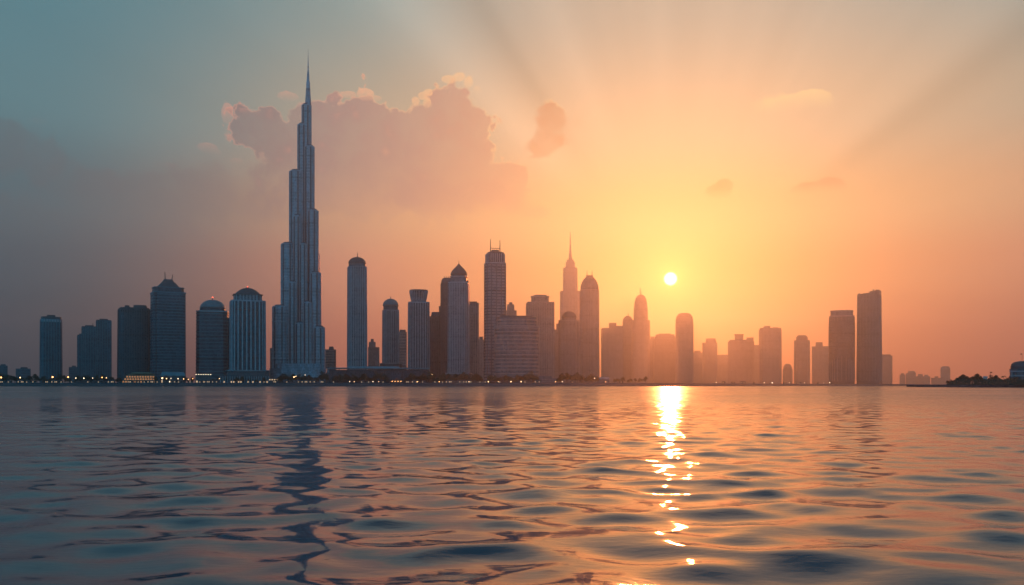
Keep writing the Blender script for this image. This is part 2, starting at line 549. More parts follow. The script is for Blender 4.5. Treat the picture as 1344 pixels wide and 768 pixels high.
# ---------------------------------------------------------------- water
def make_water():
    rng = np.random.default_rng(11)
    rr = [9.0]
    while rr[-1] < 11200:
        r = rr[-1]
        rr.append(r + (0.03 + 0.002 * r if r < 300 else 0.0085 * r - 1.92))
    rr = np.array(rr)
    sp = np.gradient(rr)
    th_ = np.concatenate([np.linspace(R(-64), R(-36), 90, endpoint=False), np.linspace(R(-36), R(36), 1040), np.linspace(R(36), R(64), 91)[1:]])
    na = len(th_)
    RR, TT = np.meshgrid(rr, th_, indexing='ij')
    x = (RR * np.sin(TT)).ravel()
    y = (RR * np.cos(TT) - 6.0).ravel()
    spac = np.maximum(sp[:, None], rr[:, None] * np.gradient(th_)[None, :]).ravel()
    z = np.zeros_like(x); dx = np.zeros_like(x); dy = np.zeros_like(x); miss = np.zeros_like(x)
    N = 110
    lam = np.exp(np.linspace(math.log(0.30), math.log(9.0), N)) * np.exp(rng.normal(0, 0.03, N))
    w = np.exp(-(np.log(lam / 1.45) / 0.72) ** 2)
    slope = w / math.sqrt((w ** 2).sum() / 2) * WAVE_SLOPE
    dirs = R(-90) + rng.normal(0, R(50), N)
    ph = rng.uniform(0, 2 * math.pi, N)
    # calm and ruffled patches
    patch = 0.95 + 0.22 * np.sin(x * 0.11 + 1.3 * np.sin(y * 0.05)) * np.sin(y * 0.07 + 0.6) + 0.18 * np.sin(x * 0.031 - y * 0.019 + 2.0)
    near = np.hypot(x, y)
    patch *= 0.66 + 0.60 * np.exp(-(near / 34.0) ** 2) + 0.12 * np.sin(x * 0.017 + y * 0.009) * np.sin(y * 0.011)
    for i in range(N):
        k = 2 * math.pi / lam[i]
        kx, ky = math.cos(dirs[i]) * k, math.sin(dirs[i]) * k
        q = np.clip((lam[i] / spac - 2.6) / 3.0, 0, 1)
        q = q * q * (3 - 2 * q)
        miss += (slope[i] ** 2 / 2) * (1 - q ** 2)
        sel = q > 0
        if not sel.any():
            continue
        a = slope[i] / k * q[sel] * patch[sel]
        p = kx * x[sel] + ky * y[sel] + ph[i]
        s_, c_ = np.sin(p), np.cos(p)
        z[sel] += a * c_
        dx[sel] -= 0.85 * a * s_ * math.cos(dirs[i])
        dy[sel] -= 0.85 * a * s_ * math.sin(dirs[i])
    miss *= patch ** 2
    v = np.stack([x + dx, y + dy, z], 1).astype(np.float32)
    nr = len(rr)
    idx = np.arange(nr * na).reshape(nr, na)
    quads = np.stack([idx[:-1, :-1], idx[1:, :-1], idx[1:, 1:], idx[:-1, 1:]], -1).reshape(-1, 4)
    quads = quads[:, ::-1]
    me = bpy.data.meshes.new('water')
    me.vertices.add(len(v)); me.vertices.foreach_set('co', v.ravel())
    me.loops.add(quads.size); me.loops.foreach_set('vertex_index', quads.ravel().astype(np.int32))
    me.polygons.add(len(quads))
    me.polygons.foreach_set('loop_start', np.arange(0, quads.size, 4, dtype=np.int32))
    me.polygons.foreach_set('use_smooth', np.ones(len(quads), dtype=bool))
    at = me.attributes.new('ripple', 'FLOAT', 'POINT')
    at.data.foreach_set('value', np.sqrt(np.sqrt(2 * miss) + 1e-6).astype(np.float32))
    me.update(); me.validate()
    m = pmat('sea_water', (0.0, 0.058, 0.092), 0.04)
    h = G(m.node_tree)
    bs = m.node_tree.nodes['Principled BSDF']
    bs.inputs['IOR'].default_value = 1.333
    t = h.node('ShaderNodeTexCoord')
    ra = h.node('ShaderNodeAttribute', attribute_name='ripple')
    h.put(bs.inputs['Roughness'], h.m('MAXIMUM', h.mul(ra.outputs['Fac'], WATER_ROUGH), 0.05))
    mp = h.node('ShaderNodeMapping')
    m.node_tree.links.new(t.outputs['Object'], mp.inputs[0])
    mp.inputs['Scale'].default_value = (0.7, 1.3, 1.0)
    nz = h.noise(mp.outputs[0], 3.6, 4.0, 0.5)
    bp = h.node('ShaderNodeBump')
    bp.inputs['Strength'].default_value = 0.5
    bp.inputs['Distance'].default_value = 0.011
    h.put(bp.inputs['Height'], nz)
    m.node_tree.links.new(bp.outputs[0], bs.inputs['Normal'])
    me.materials.append(m)
    o = bpy.data.objects.new('water', me)
    COL.objects.link(o)
    tag(o, kind='structure')


WAVE_SLOPE = 0.062
WATER_ROUGH = 0.95
make_water()

# ---------------------------------------------------------------- land
GZ = 7.0
# shore outline as plan points (x, y), left to right
SHORE = [(-3200, 1750), (-2000, 1700), (-1200, 1690), (-700, 1705), (-300, 1700), (60, 1720), (250, 1830), (430, 2050), (700, 2420), (1000, 2760), (1300, 3050), (1700, 3700), (2400, 4800), (4200, 6500), (6000, 8200)]


def shore_mesh(shore, back, name, mat_top, mat_rock, gz):
    pts = []
    rnd = random.Random(4)
    for (a, b) in zip(shore[:-1], shore[1:]):
        n = max(2, int(math.hypot(b[0] - a[0], b[1] - a[1]) / 25))
        for i in range(n):
            t = i / n
            pts.append((a[0] + (b[0] - a[0]) * t, a[1] + (b[1] - a[1]) * t))
    pts.append(shore[-1])
    steps = [(0, -0.9), (3, 0.6), (9, 2.2), (13, 2.6), (24, gz - 2.2), (26, gz)]
    v, f = [], []
    for (x, y) in pts:
        j = rnd.uniform(-2, 2)
        for (off, z) in steps:
            v.append((x, y + off + (j if off < 10 else 0), z + (rnd.uniform(-0.3, 0.3) if 0 < off < 20 else 0)))
        v.append((x, max(back, y + 200), gz))
    k = len(steps) + 1
    for i in range(len(pts) - 1):
        for s_ in range(k - 1):
            a = i * k + s_
            f.append((a, a + k, a + k + 1, a + 1))
    me = bpy.data.meshes.new(name)
    me.from_pydata(v, [], f)
    me.materials.append(mat_top); me.materials.append(mat_rock)
    for i, p in enumerate(me.polygons):
        p.material_index = 0 if i % (k - 1) == k - 2 else 1
    o = bpy.data.objects.new(name, me)
    COL.objects.link(o)
    tag(o, kind='structure')
    return o


GROUND = mottled('dark_ground', (0.07, 0.075, 0.07), (0.045, 0.05, 0.05), 0.02, 0.9)
ROCK = mottled('shore_rock', (0.085, 0.09, 0.10), (0.04, 0.045, 0.055), 0.15, 0.9)
shore_mesh(SHORE, 9500, 'land', GROUND, ROCK, GZ)
HEAD = [(438, 960), (446, 800), (452, 760), (470, 730), (520, 705), (640, 690), (820, 690), (1100, 720)]
shore_mesh(HEAD, 1150, 'headland', GROUND, ROCK, 2.6)


def shore_y(x):
    for (a, b) in zip(SHORE[:-1], SHORE[1:]):
        if a[0] <= x <= b[0]:
            return a[1] + (b[1] - a[1]) * (x - a[0]) / (b[0] - a[0])
    return SHORE[0][1]


def shore_D(px):
    D = 1700.0
    for _ in range(30):
        D = 0.5 * D + 0.5 * shore_y(X(px, D))
    return D


# ---------------------------------------------------------------- buildings
class Tower:
    def __init__(self, name, label, x0, x1, D, rz=0.0, ratio=0.9, cat='skyscraper', ground=GZ):
        if cat in ('skyscraper', 'tower block') and D < 5000:
            D *= 2.0 if x0 >= 789 and x0 not in (1088, 1125.5) else 1.6 if x0 > 1080 else 1.35 if x0 >= 690 else 1.0
        self.D, self.g = D, ground
        self.m = D / F                                 # metres per photo pixel at this distance
        W = (x1 - x0) * self.m
        a = abs(R(rz))
        self.k = 1 / (math.cos(a) + ratio * math.sin(a))
        self.w, self.ratio, self.x0, self.x1 = W * self.k, ratio, x0, x1
        self.root = thing(name, label, cat, (X((x0 + x1) / 2, D), D, ground), R(rz) - math.atan((x0 + x1 - 2 * CX) / 2 / F))
        self.name = name

    def z(self, py): return Zt(py, self.D) - self.g
    def u(self, npx): return npx * self.m

    def poly(self, kind, npx=None, ratio=None, inset=0.0):
        w = self.w if npx is None else npx * self.m * self.k
        w -= inset
        return foot(kind, w, w * (self.ratio if ratio is None else ratio))

    def off(self, px):                                  # sideways offset of a photo column from the tower's middle
        return (px - (self.x0 + self.x1) / 2) * self.m

    def body(self, kind, ytop, mat, ybot=None, s=1.0, npx=None, name='body', dx=0.0, smooth=False, lean=None):
        p = shift(self.poly(kind, npx), dx, 0)
        z0 = 0.0 if ybot is None else self.z(ybot)
        MB().prism(p, z0 if ybot is None else z0, self.z(ytop), s).build(name, mat, self.root, smooth)
        return p

    def bands(self, p, ytop, ybot, mat, step=8.0, h=1.6, out=0.9, s1=1.0, name='floor_bands'):
        bands(MB(), p, self.z(ybot), self.z(ytop), step, h, out, 1.0, s1).build(name, mat, self.root)

    def fins(self, p, ytop, ybot, mat, spacing=7.0, width=1.6, out=1.0, s1=1.0, name='facade_fins'):
        fins(MB(), p, self.z(ybot), self.z(ytop), spacing, width, out, s1).build(name, mat, self.root)

    def block(self, kind, npx, y0, y1, mat, name='crown', s=1.0, dx=0.0, ratio=None):
        MB().prism(shift(self.poly(kind, npx, ratio), dx, 0), self.z(y0), self.z(y1), s).build(name, mat, self.root)

    def dome(self, npx, y0, y1, mat, name='dome', onion=False, dx=0.0, p=1.0):
        r = self.u(npx) / 2
        h = self.u(y0 - y1)
        prof = onion_prof(r, self.z(y0), h) if onion else dome_prof(r, self.z(y0), h, p)
        return MB().lathe(prof, 24, dx, 0, 1, min(1.0, self.ratio * 1.1)).build(name, mat, self.root, True)

    def mast(self, dxpx, y0, y1, r=0.9, r1=0.25, lean=0.0):
        r, r1 = r * 1.5 * self.D / 2200, r1 * 1.7 * self.D / 2200
        x = self.u(dxpx)
        MB().bar((x, 0, self.z(y0)), (x + self.u(lean), 0, self.z(y1)), r, r1).build('mast', MAST, self.root)

    def beacon(self, dxpx, y, r=1.6):
        MB().lathe(dome_prof(r, 0, r * 1.6), 10).build('beacon', BEACON, self.root).location = (self.u(dxpx), 0, self.z(y))

    def cornice(self, kind, npx, y, h=2.4, mat=None):
        z = self.z(y)
        MB().prism(self.poly(kind, npx), z, z + h).build('cornice', mat or FIN, self.root)

    def plant(self, seed, y, npx, n=3, kind_mat=None):     # rooftop plant boxes
        rnd = random.Random(seed)
        z = self.z(y)
        for i in range(n):
            w = rnd.uniform(2.5, 6)
            cx = rnd.uniform(-0.35, 0.35) * self.u(npx) * self.k; cy = rnd.uniform(-0.25, 0.25) * self.w * self.ratio
            MB().box(cx - w, cx + w, cy - w * .7, cy + w * .7, z - 0.3 - i * 0.01, z + rnd.uniform(2, 5.5)).build('roof_plant', ROOF, self.root)


GB = 500   # photo row just under which facades disappear behind the waterfront

# -- far left
t = Tower('slab_tower', 'slim teal tower standing alone at the far left of the skyline', 53, 81, 2250, 14, 0.6)
p = t.body('chamfer', 419, TEAL, s=0.96)
t.fins(p, 420, GB, FIN_TEAL, 6.5, 1.7, 0.9, 0.96)
t.block('chamfer', 27, 423, 419.5, FIN, 'cornice')
t.block('chamfer', 25, 419, 416, ROOF, 'crown')
t.block('rect', 10, 416, 413.6, ROOF, 'roof_plant')

t = Tower('stepped_tower', 'teal three-step tower block, second tower from the far left', 104, 144, 2300, 0, 0.6)
for (a, b, y, dy) in ((104, 113, 440, 3), (109, 127, 429, -4), (126, 144, 420, 0)):
    q = shift(foot('rect', t.u(b - a), 24 + dy), t.off((a + b) / 2), dy)
    MB().prism(q, 0, t.z(y), 1.0).build('block', TEAL, t.root)
    c = t.off((a + b) / 2)
    e = fins(MB(), foot('rect', t.u(b - a), 24 + dy), t.z(GB), t.z(y + 1), 6.0, 1.4, 0.9)
    o = e.build('facade_fins', FIN_TEAL, t.root); o.location = (c, dy, 0)
    mb = MB(); w = t.u(b - a) * 0.28
    mb.box(c - w, c + w, dy - 5, dy + 6, t.z(y) - 0.4, t.z(y) + 3.2).build('roof_plant', ROOF, t.root)
t.mast(-2, 428, 424, 0.6, 0.2)

t = Tower('dark_office_tower', 'broad flat-topped dark teal tower behind the golden lit pavilion', 155, 197, 2120, 8, 0.7)
p = t.body('chamfer', 406, DTEAL, s=0.97)
t.fins(p, 407, GB, FIN_DARK, 5.5, 1.5, 0.7, 0.97)
t.block('chamfer', 38, 407, 404.5, ROOF, 'crown')
t.block('soft', 19, 405, 400.5, ROOF, 'roof_drum', 0.9, t.u(8))
t.plant(3, 404.5, 34, 3)
MB().prism(shift(foot('rect', t.u(6), 20), t.u(19.5), 4), 0, t.z(419)).build('side_wing', DTEAL, t.root)

t = Tower('hip_roof_tower', 'dark teal tower with sloping roof and two thin antennas', 198, 243, 2080, 10, 0.75)
p = t.body('notch', 385, DTEAL, s=0.985)
t.bands(p, 386, GB, FIN_TEAL, 7.0, 1.5, 0.5, 0.985)
t.cornice('rect', 44.5, 386, 3.0, FIN_TEAL)
t.block('chamfer', 41, 384.5, 379, DTEAL, 'attic', 0.97)
t.cornice('chamfer', 42, 379, 2.0, FIN_TEAL)
hp = t.poly('chamfer', 34)
MB().loft([(hp, t.z(379)), (scale(hp, .86), t.z(377)), (scale(hp, .58), t.z(372)), (scale(hp, .42), t.z(369.5)), (scale(hp, .34), t.z(367))]).build('hip_roof', ROOF, t.root)
t.mast(-3.5, 368, 357, 0.9, 0.4, -0.4)
t.mast(4.5, 369, 360, 0.9, 0.4, 1.4)

t = Tower('banded_dome_tower', 'teal tower with closely banded floors, pale dome and red beacon', 258, 300, 2150, -6, 0.75)
p = t.body('chamfer', 411, TEAL, s=0.97)
t.bands(p, 411, GB, FIN_TEAL, 8.5, 2.6, 1.1, 0.97)
t.cornice('chamfer', 42, 410.5, 3.2, FIN)
t.block('soft', 34, 409, 405, TEAL, 'drum')
t.dome(32, 405, 393.5, ROOF_PALE)
MB().bar((0, 0, t.z(394)), (0, 0, t.z(391)), 1.2, 0.7).build('finial', MAST, t.root)
t.beacon(0, 391, 1.8)
MB().prism(shift(foot('rect', t.u(9), 22), t.u(20), 6), 0, t.z(417)).build('side_wing', TEAL, t.root)

t = Tower('white_fin_tower', 'tower with bold white vertical fins and a dark hipped dome roof', 302, 348, 2080, 5, 0.8)
p = t.body('chamfer', 396, DTEAL, s=0.985)
t.fins(p, 396.5, 487, FIN, 9.0, 3.0, 1.6, 0.985)
t.cornice('chamfer', 46, 397, 3.0, FIN)
t.block('chamfer', 36, 396, 388, GREY, 'attic')
t.fins(t.poly('chamfer', 36), 388, 395.5, FIN, 8, 2, 1, 1, 'attic_fins')
t.cornice('chamfer', 39.5, 388, 1.6, ROOF)
hp = t.poly('soft', 36)
MB().loft([(scale(hp, c), t.z(y)) for c, y in ((1.0, 387.2), (.82, 384), (.6, 381), (.36, 379), (.12, 378), (.05, 377))]).build('hip_roof', ROOF, t.root)
t.beacon(0, 377.2, 1.5)
t.block('chamfer', 56, 497, 487, STONE, 'podium', 1.0)
t.cornice('chamfer', 58, 487, 1.6, FIN)


# -- the tallest tower
def supertall():
    D = 2200.0
    mpp = D / F
    c0 = 402.0
    root = thing('supertall_tower', 'tallest tower, stepped bundle of rounded steel wings tapering to a needle spire', 'skyscraper', (X(c0, D), D, GZ))
    z = lambda py: Zt(py, D) - GZ
    wings = [  # left column, right column, top row, depth offset (m), front-to-back radius
        (361.5, 381, 403, -26), (371, 390, 321, -14), (380.5, 398, 225, -4), (390.5, 403, 163, 2), (395.8, 408, 137, 4),
        (399.5, 412.6, 192, -1), (404.5, 419, 277, -10), (409, 423.6, 359, -20), (414.5, 429.2, 430, -27),
        (387.5, 397.5, 285, -20), (396.5, 406.5, 322, -27), (384, 394, 372, -34), (403, 413, 398, -36), (393, 404, 425, -42),
        (386, 404, 243, 22), (398, 416, 330, 28)]
    for i, (a, b, top, dy) in enumerate(wings):
        r = (b - a) / 2 * mpp
        cx = ((a + b) / 2 - c0) * mpp
        H = z(top)
        mb = MB()
        prof = [(r * 1.03, 0), (r * 1.02, H * 0.4), (r, H - 3.0), (r * 0.97, H - 1.2), (r * 0.86, H - 0.2), (r * 0.82, H)]
        mb.lathe(prof, 28, 0, 0)
        w = mb.build('wing', STEEL, root, False)
        w.location = (cx, dy, 0)
        circ = foot('circle', 2 * r)
        rb = bands(MB(), circ, z(498), H - 4, 7.6, 1.5, 0.35, 1.03, 1.0)
        rb.build('floor_bands', FIN_STEEL, w)
        fb = fins(MB(), circ, z(498), H - 2, 99, 0.9, 0.9)
        fb.build('facade_fins', FIN_STEEL, w)
        for a_ in (-62, -118):  # dark strips stand in for the shade in gaps between wings
            ca, sa = math.cos(R(a_)), math.sin(R(a_))
            rs_ = MB()
            q_ = [(r * 1.0 * ca + u_ * -sa + v_ * ca, r * 1.0 * sa + u_ * ca + v_ * sa) for u_, v_ in ((-1.5, -1.2), (-1.5, 1.35), (1.5, 1.35), (1.5, -1.2))]
            rs_.loft([(q_[::-1], z(498)), (q_[::-1], H - 4)]).build('groove_shade_strip', FIN_DARK, w)
        cp_ = MB().lathe([(r * 0.7, H - 0.5), (r * 0.7, H + 2.2), (r * 0.55, H + 3.0)], 20)
        cp_.build('roof_cap', ROOF, w)
    for (y0, y1) in ((471.5, 470.2), (463.5, 462.4), (424.5, 423.2), (372.5, 371.2)):   # mechanical floors
        mb = MB()
        for (a, b, top, dy) in wings:
            if top < y0 - 3:
                r = (b - a) / 2 * mpp * 1.03 + 0.9
                mb.lathe([(r, z(y0)), (r, z(y1))], 28, ((a + b) / 2 - c0) * mpp, dy)
        mb.build('mechanical_band', FIN_STEEL if y0 > 460 else FIN, root)
    cx = (403.3 - c0) * mpp
    r = 4.0 * mpp
    MB().lathe([(r, z(139)), (r * .96, z(133)), (r * .78, z(122)), (r * .62, z(112)), (r * .62, z(108)), (r * .45, z(106)), (r * .36, z(97)), (r * .3, z(94)), (r * .2, z(92)), (r * .15, z(82)), (0.45, z(72)), (0.3, z(64))], 16, cx + 1.2, 4).build('spire', STEEL, root, True)
    base = MB()
    for (a, b, h, dy) in ((359, 432, 484, -30), (364, 428, 478, -22)):
        base.prism(shift(foot('soft', (b - a) * mpp, 70), ((a + b) / 2 - c0) * mpp, dy), 0, z(h))
    base.build('podium', STEEL, root)


supertall()

# -- small towers beside the tallest one
t = Tower('narrow_block', 'narrow block half hidden at the left foot of the tallest tower', 355, 364, 2500, 0, 1.0, 'tower block')
p = t.body('rect', 457, BROWN)
t.fins(p, 457.5, GB, FIN_BROWN, 5, 1.4, .8)
t.block('rect', 5, 457, 454, ROOF, 'roof_plant')
t = Tower('low_block', 'low round-cornered block at the right foot of the tallest tower', 427, 441, 2500, 0, 0.9, 'tower block')
p = t.body('round', 459, BROWN)
t.bands(p, 459, GB, FIN_BROWN, 7, 1.6, .6)
t.block('round', 7, 459, 455, ROOF, 'roof_plant', .8, t.u(1))

t = Tower('capsule_tower', 'tall narrow ribbed tower with a domed cap and needle, right of the tallest tower', 455, 482.5, 2180, 6, 0.9)
p = t.body('round', 351, GREY, s=0.965)
t.fins(p, 351, GB, FIN, 5.5, 1.5, 0.8, 0.965)
t.cornice('round', 26.5, 352, 2.5, FIN)
t.block('soft', 23.5, 351, 346, GREY, 'drum')
t.dome(23, 346, 337.5, ROOF)
t.mast(0.3, 338, 331, 0.9, 0.2)

t = Tower('background_block', 'hazy stepped block between the capsule tower and the small domed tower', 483, 498, 2900, 0, 0.9, 'tower block')
t.body('rect', 456, BROWN, npx=15, s=0.98)
t.block('rect', 9, 456, 449, BROWN, 'upper_block', .95, t.u(-2))
t.block('rect', 4, 449, 445, ROOF, 'roof_plant', .9, t.u(-2))
t = Tower('background_block', 'hazy slim block just right of the small domed tower', 523, 534, 2900, 0, 0.9, 'tower block')
p = t.body('round', 436, BROWN)
t.bands(p, 436, GB, FIN_BROWN, 9, 2, .6)
t.block('round', 8, 436, 433, ROOF, 'crown')

t = Tower('small_domed_tower', 'short ribbed grey tower with a rounded dome on a tiered podium', 501, 524.5, 2300, 8, 0.9)
p = t.body('round', 408, GREY, s=0.975)
t.fins(p, 408, 480, FIN, 5.5, 1.8, 0.9, 0.975)
t.cornice('round', 24, 408.5, 2.5, FIN)
t.block('soft', 21, 407.5, 402, GREY, 'drum')
t.dome(21, 402, 392, ROOF_PALE)
MB().bar((0, 0, t.z(392.5)), (0, 0, t.z(389)), 1.1, 0.5).build('finial', MAST, t.root)
t.block('chamfer', 40, 496, 483, STONE, 'podium')
t.block('chamfer', 30, 483, 477.5, STONE, 'podium_tier')
t.cornice('chamfer', 31, 477.6, 1.2, FIN)

t = Tower('flared_crown_tower', 'ribbed tower crowned by a flaring bowl-shaped drum', 535, 564, 2200, 4, 0.85)
p = t.body('chamfer', 398, DARK, s=0.97)
t.fins(p, 398, GB, FIN, 6, 1.5, 0.9, 0.97)
t.cornice('chamfer', 28.8, 398.5, 2.8, FIN)
cr = t.poly('soft', 20)
MB().loft([(cr, t.z(397)), (scale(cr, 1.0), t.z(393)), (scale(cr, 1.12), t.z(386)), (scale(cr, 1.24), t.z(382)), (scale(cr, 1.26), t.z(381)), (scale(cr, 1.1), t.z(380.6))]).build('crown', GREY, t.root)
fins(MB(), cr, t.z(395), t.z(382.5), 5, 1.2, 1.2, 1.24).build('crown_fins', FIN, t.root)

t = Tower('shoulder_tower', 'dark tower with one sloped shoulder behind the flared-crown tower', 562, 583, 2450, 0, 0.9)
p = t.body('rect', 416, DARK)
t.fins(p, 416.5, GB, FIN_DARK, 6, 1.6, .8)
hp = shift(t.poly('rect', 16), t.u(1), 0)
MB().prism(hp, t.z(416), t.z(410), 0.8).build('shoulder', DARK, t.root)
t.block('rect', 4.5, 411, 402, ROOF, 'lift_tower', .9, t.u(6))

t = Tower('round_top_tower', 'tall dark tower with rounded top tucked behind the onion-domed tower', 578.5, 596, 2420, 0, 0.9)
p = t.body('soft', 372, DARK)
t.fins(p, 373, GB, FIN_DARK, 6, 1.8, .9)
hp = t.poly('soft', 17)
MB().loft([(hp, t.z(372)), (scale(hp, .93), t.z(368.5)), (scale(hp, .78), t.z(366)), (scale(hp, .6), t.z(365))]).build('crown', ROOF, t.root)
for dx in (-4, -1.2, 1.5):
    t.mast(dx, 366, 362.5, .5, .3)

t = Tower('onion_dome_tower', 'ornate ribbed tower with pointed onion dome and arched shoulders', 587.5, 617, 2180, -7, 0.9)
p = t.body('notch', 372, GREY, s=0.95)
t.fins(p, 373, 489, FIN, 4.5, 1.4, 0.9, 0.95)
MB().prism(t.poly('rect', 12, 2.0), t.z(489), t.z(376), 0.95).build('central_bay', PALE, t.root)
t.cornice('notch', 28.5, 372.5, 2.5, FIN)
t.block('chamfer', 24, 372, 364, GREY, 'attic', .93)
t.cornice('chamfer', 25, 364.2, 1.6, FIN)
for s_ in (-1, 1):
    MB().lathe(dome_prof(3.2, 0, 7), 10, s_ * t.u(12.2) * .96, -8).build('corner_turret', ROOF, t.root, True).location.z = t.z(372)
t.block('soft', 21, 364, 361.5, GREY, 'drum')
t.dome(22, 361.5, 345.5, ROOF, onion=True)
t.mast(0, 347, 341.5, .7, .15)
t.block('rect', 34, 498, 490.5, STONE, 'podium')
t.cornice('rect', 35.5, 490.5, 1.8, FIN)

t = Tower('flat_roof_tower', 'plain flat-roofed brown tower right behind the onion-domed tower', 611, 628, 2420, 0, 0.9)
p = t.body('rect', 398, BROWN)
t.fins(p, 398, GB, FIN_BROWN, 6, 1.5, .7)
t.block('rect', 13, 398, 396.3, ROOF, 'parapet')
t = Tower('background_block', 'hazy low block glimpsed between the flat-roofed and twin-mast towers', 626, 637, 3300, 0, 0.9, 'tower block')
p = t.body('rect', 446, BROWN)
t.fins(p, 446, GB, FIN_BROWN, 8, 2, .7)
t.block('rect', 5, 446, 442, ROOF, 'roof_plant')

t = Tower('twin_mast_tower', 'tall banded tower with octagonal crown and two upright masts', 634.5, 665, 2180, 9, 0.85)
p = t.body('chamfer', 347, GREY, s=0.98)
t.bands(p, 348, GB, FIN, 7.2, 1.5, 0.6, 0.98)
t.fins(p, 348, GB, FIN_DARK, 14, 2.5, 1.0, 0.98)
t.cornice('chamfer', 30.5, 347, 2.2, FIN)
cr = t.poly('chamfer', 25.5)
MB().loft([(cr, t.z(346)), (scale(cr, 1.06), t.z(343)), (scale(cr, 1.06), t.z(336)), (scale(cr, .95), t.z(332.5)), (scale(cr, .8), t.z(331.5))]).build('crown', DARK, t.root)
fins(MB(), cr, t.z(345), t.z(334), 5, 1.3, 1.8).build('crown_fins', FIN, t.root)
t.mast(-6, 332, 314, .9, .35)
t.mast(6.5, 332, 315, .9, .35)
MB().bar((t.u(-6), 0, t.z(326)), (t.u(6.5), 0, t.z(326)), .7).build('mast_bridge', MAST, t.root)
t.block('rect', 10, 332, 328.5, ROOF, 'roof_plant')

t = Tower('banded_drum_hotel', 'broad round-cornered hotel block wrapped in strong horizontal balcony bands', 648, 708, 2020, 3, 0.7, 'hotel')
p = t.body('soft', 430, GREY, s=1.0)
t.bands(p, 430, 494, FIN_BROWN, 8.2, 2.6, 1.6)
t.cornice('soft', 60.5, 430, 3.0, FIN_BROWN)
t.block('soft', 54, 429, 419, GREY, 'attic')
t.bands(t.poly('soft', 54), 419, 428, FIN_BROWN, 6, 1.4, .6, 1.0, 'attic_bands')
hp = t.poly('soft', 54)
MB().loft([(hp, t.z(419)), (scale(hp, .99), t.z(417)), (scale(hp, .9), t.z(415.6))]).build('roof', ROOF, t.root)
t.block('soft', 64, 498, 494.5, STONE, 'podium')

t = Tower('background_block', 'pale hazy block peeking over the roof of the banded hotel', 664.5, 678, 3700, 0, 0.9, 'tower block')
t.body('rect', 408, BROWN)
t.block('rect', 10, 408, 400, BROWN, 'upper_block', .9, t.u(-1))
t.block('rect', 5, 400, 397, ROOF, 'roof_plant', .8, t.u(-1))

t = Tower('drum_roof_tower', 'tall square brown tower with a low drum on its roof, right of the banded hotel', 690, 727.5, 2500, 6, 0.85)
p = t.body('rect', 398, BROWN, s=0.985)
t.fins(p, 398.5, GB, FIN_BROWN, 6.5, 1.6, 0.9, 0.985)
t.cornice('rect', 37.5, 398.2, 2.2, FIN_BROWN)
t.block('soft', 25, 398, 390.5, BROWN, 'drum')
t.block('soft', 26.5, 390.5, 389, FIN_BROWN, 'drum_rim')
t.block('soft', 18, 389, 387.6, ROOF, 'roof_plant')

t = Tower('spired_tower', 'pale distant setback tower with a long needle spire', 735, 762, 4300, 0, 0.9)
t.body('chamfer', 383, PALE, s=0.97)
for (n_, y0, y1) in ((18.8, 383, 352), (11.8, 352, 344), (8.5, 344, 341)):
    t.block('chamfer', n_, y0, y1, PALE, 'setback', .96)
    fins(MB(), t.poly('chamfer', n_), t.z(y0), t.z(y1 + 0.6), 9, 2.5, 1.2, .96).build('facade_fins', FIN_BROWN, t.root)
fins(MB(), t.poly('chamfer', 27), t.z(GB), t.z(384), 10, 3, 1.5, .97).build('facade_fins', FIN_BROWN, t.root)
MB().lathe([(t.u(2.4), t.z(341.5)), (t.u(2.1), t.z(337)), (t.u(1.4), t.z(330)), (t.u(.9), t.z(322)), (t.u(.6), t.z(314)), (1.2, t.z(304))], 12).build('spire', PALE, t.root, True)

t = Tower('dome_block_tower', 'mid-height columned tower with a round dome in front of the pale spired tower', 733, 761, 2520, -5, 0.9)
p = t.body('notch', 421, BROWN)
t.fins(p, 421, GB, FIN_BROWN, 5.5, 1.6, 0.9)
MB().prism(t.poly('rect', 10, 2.3), t.z(GB), t.z(424)).build('central_bay', PALE, t.root)
t.cornice('chamfer', 28.5, 421.5, 2.6, FIN_BROWN)
t.block('soft', 20, 421, 417, BROWN, 'drum')
t.dome(19.5, 417, 408.5, ROOF)
t = Tower('background_block', 'hazy flat block between the drum-roofed tower and the domed columned tower', 722, 740, 2950, 0, 0.9, 'tower block')
p = t.body('rect', 433, BROWN)
t.fins(p, 433.3, GB, FIN_BROWN, 8, 2, .8)
t.block('rect', 8, 433, 425, ROOF, 'lift_tower', .95, t.u(3))

t = Tower('bullet_tower', 'bullet-shaped ribbed tower with two short masts, right of the pale spired tower', 761, 786.5, 2720, 0, 0.95)
p = t.poly('round')
H = t.z
MB().loft([(p, 0), (scale(p, .985), H(420)), (scale(p, .97), H(383)), (scale(p, .91), H(376)), (scale(p, .80), H(371.5)), (scale(p, .64), H(367.5)), (scale(p, .46), H(364.8)), (scale(p, .34), H(363.3))]).build('body', BROWN, t.root)
t.fins(p, 383, GB, FIN_BROWN, 6, 1.8, 0.9, 0.97)
t.cornice('round', 25.2, 382, 1.5, FIN_BROWN)
t.block('soft', 9, 364, 361.8, ROOF, 'roof_plant')
t.mast(-3.3, 363, 355, .8, .3)
t.mast(3.3, 363, 355, .8, .3)

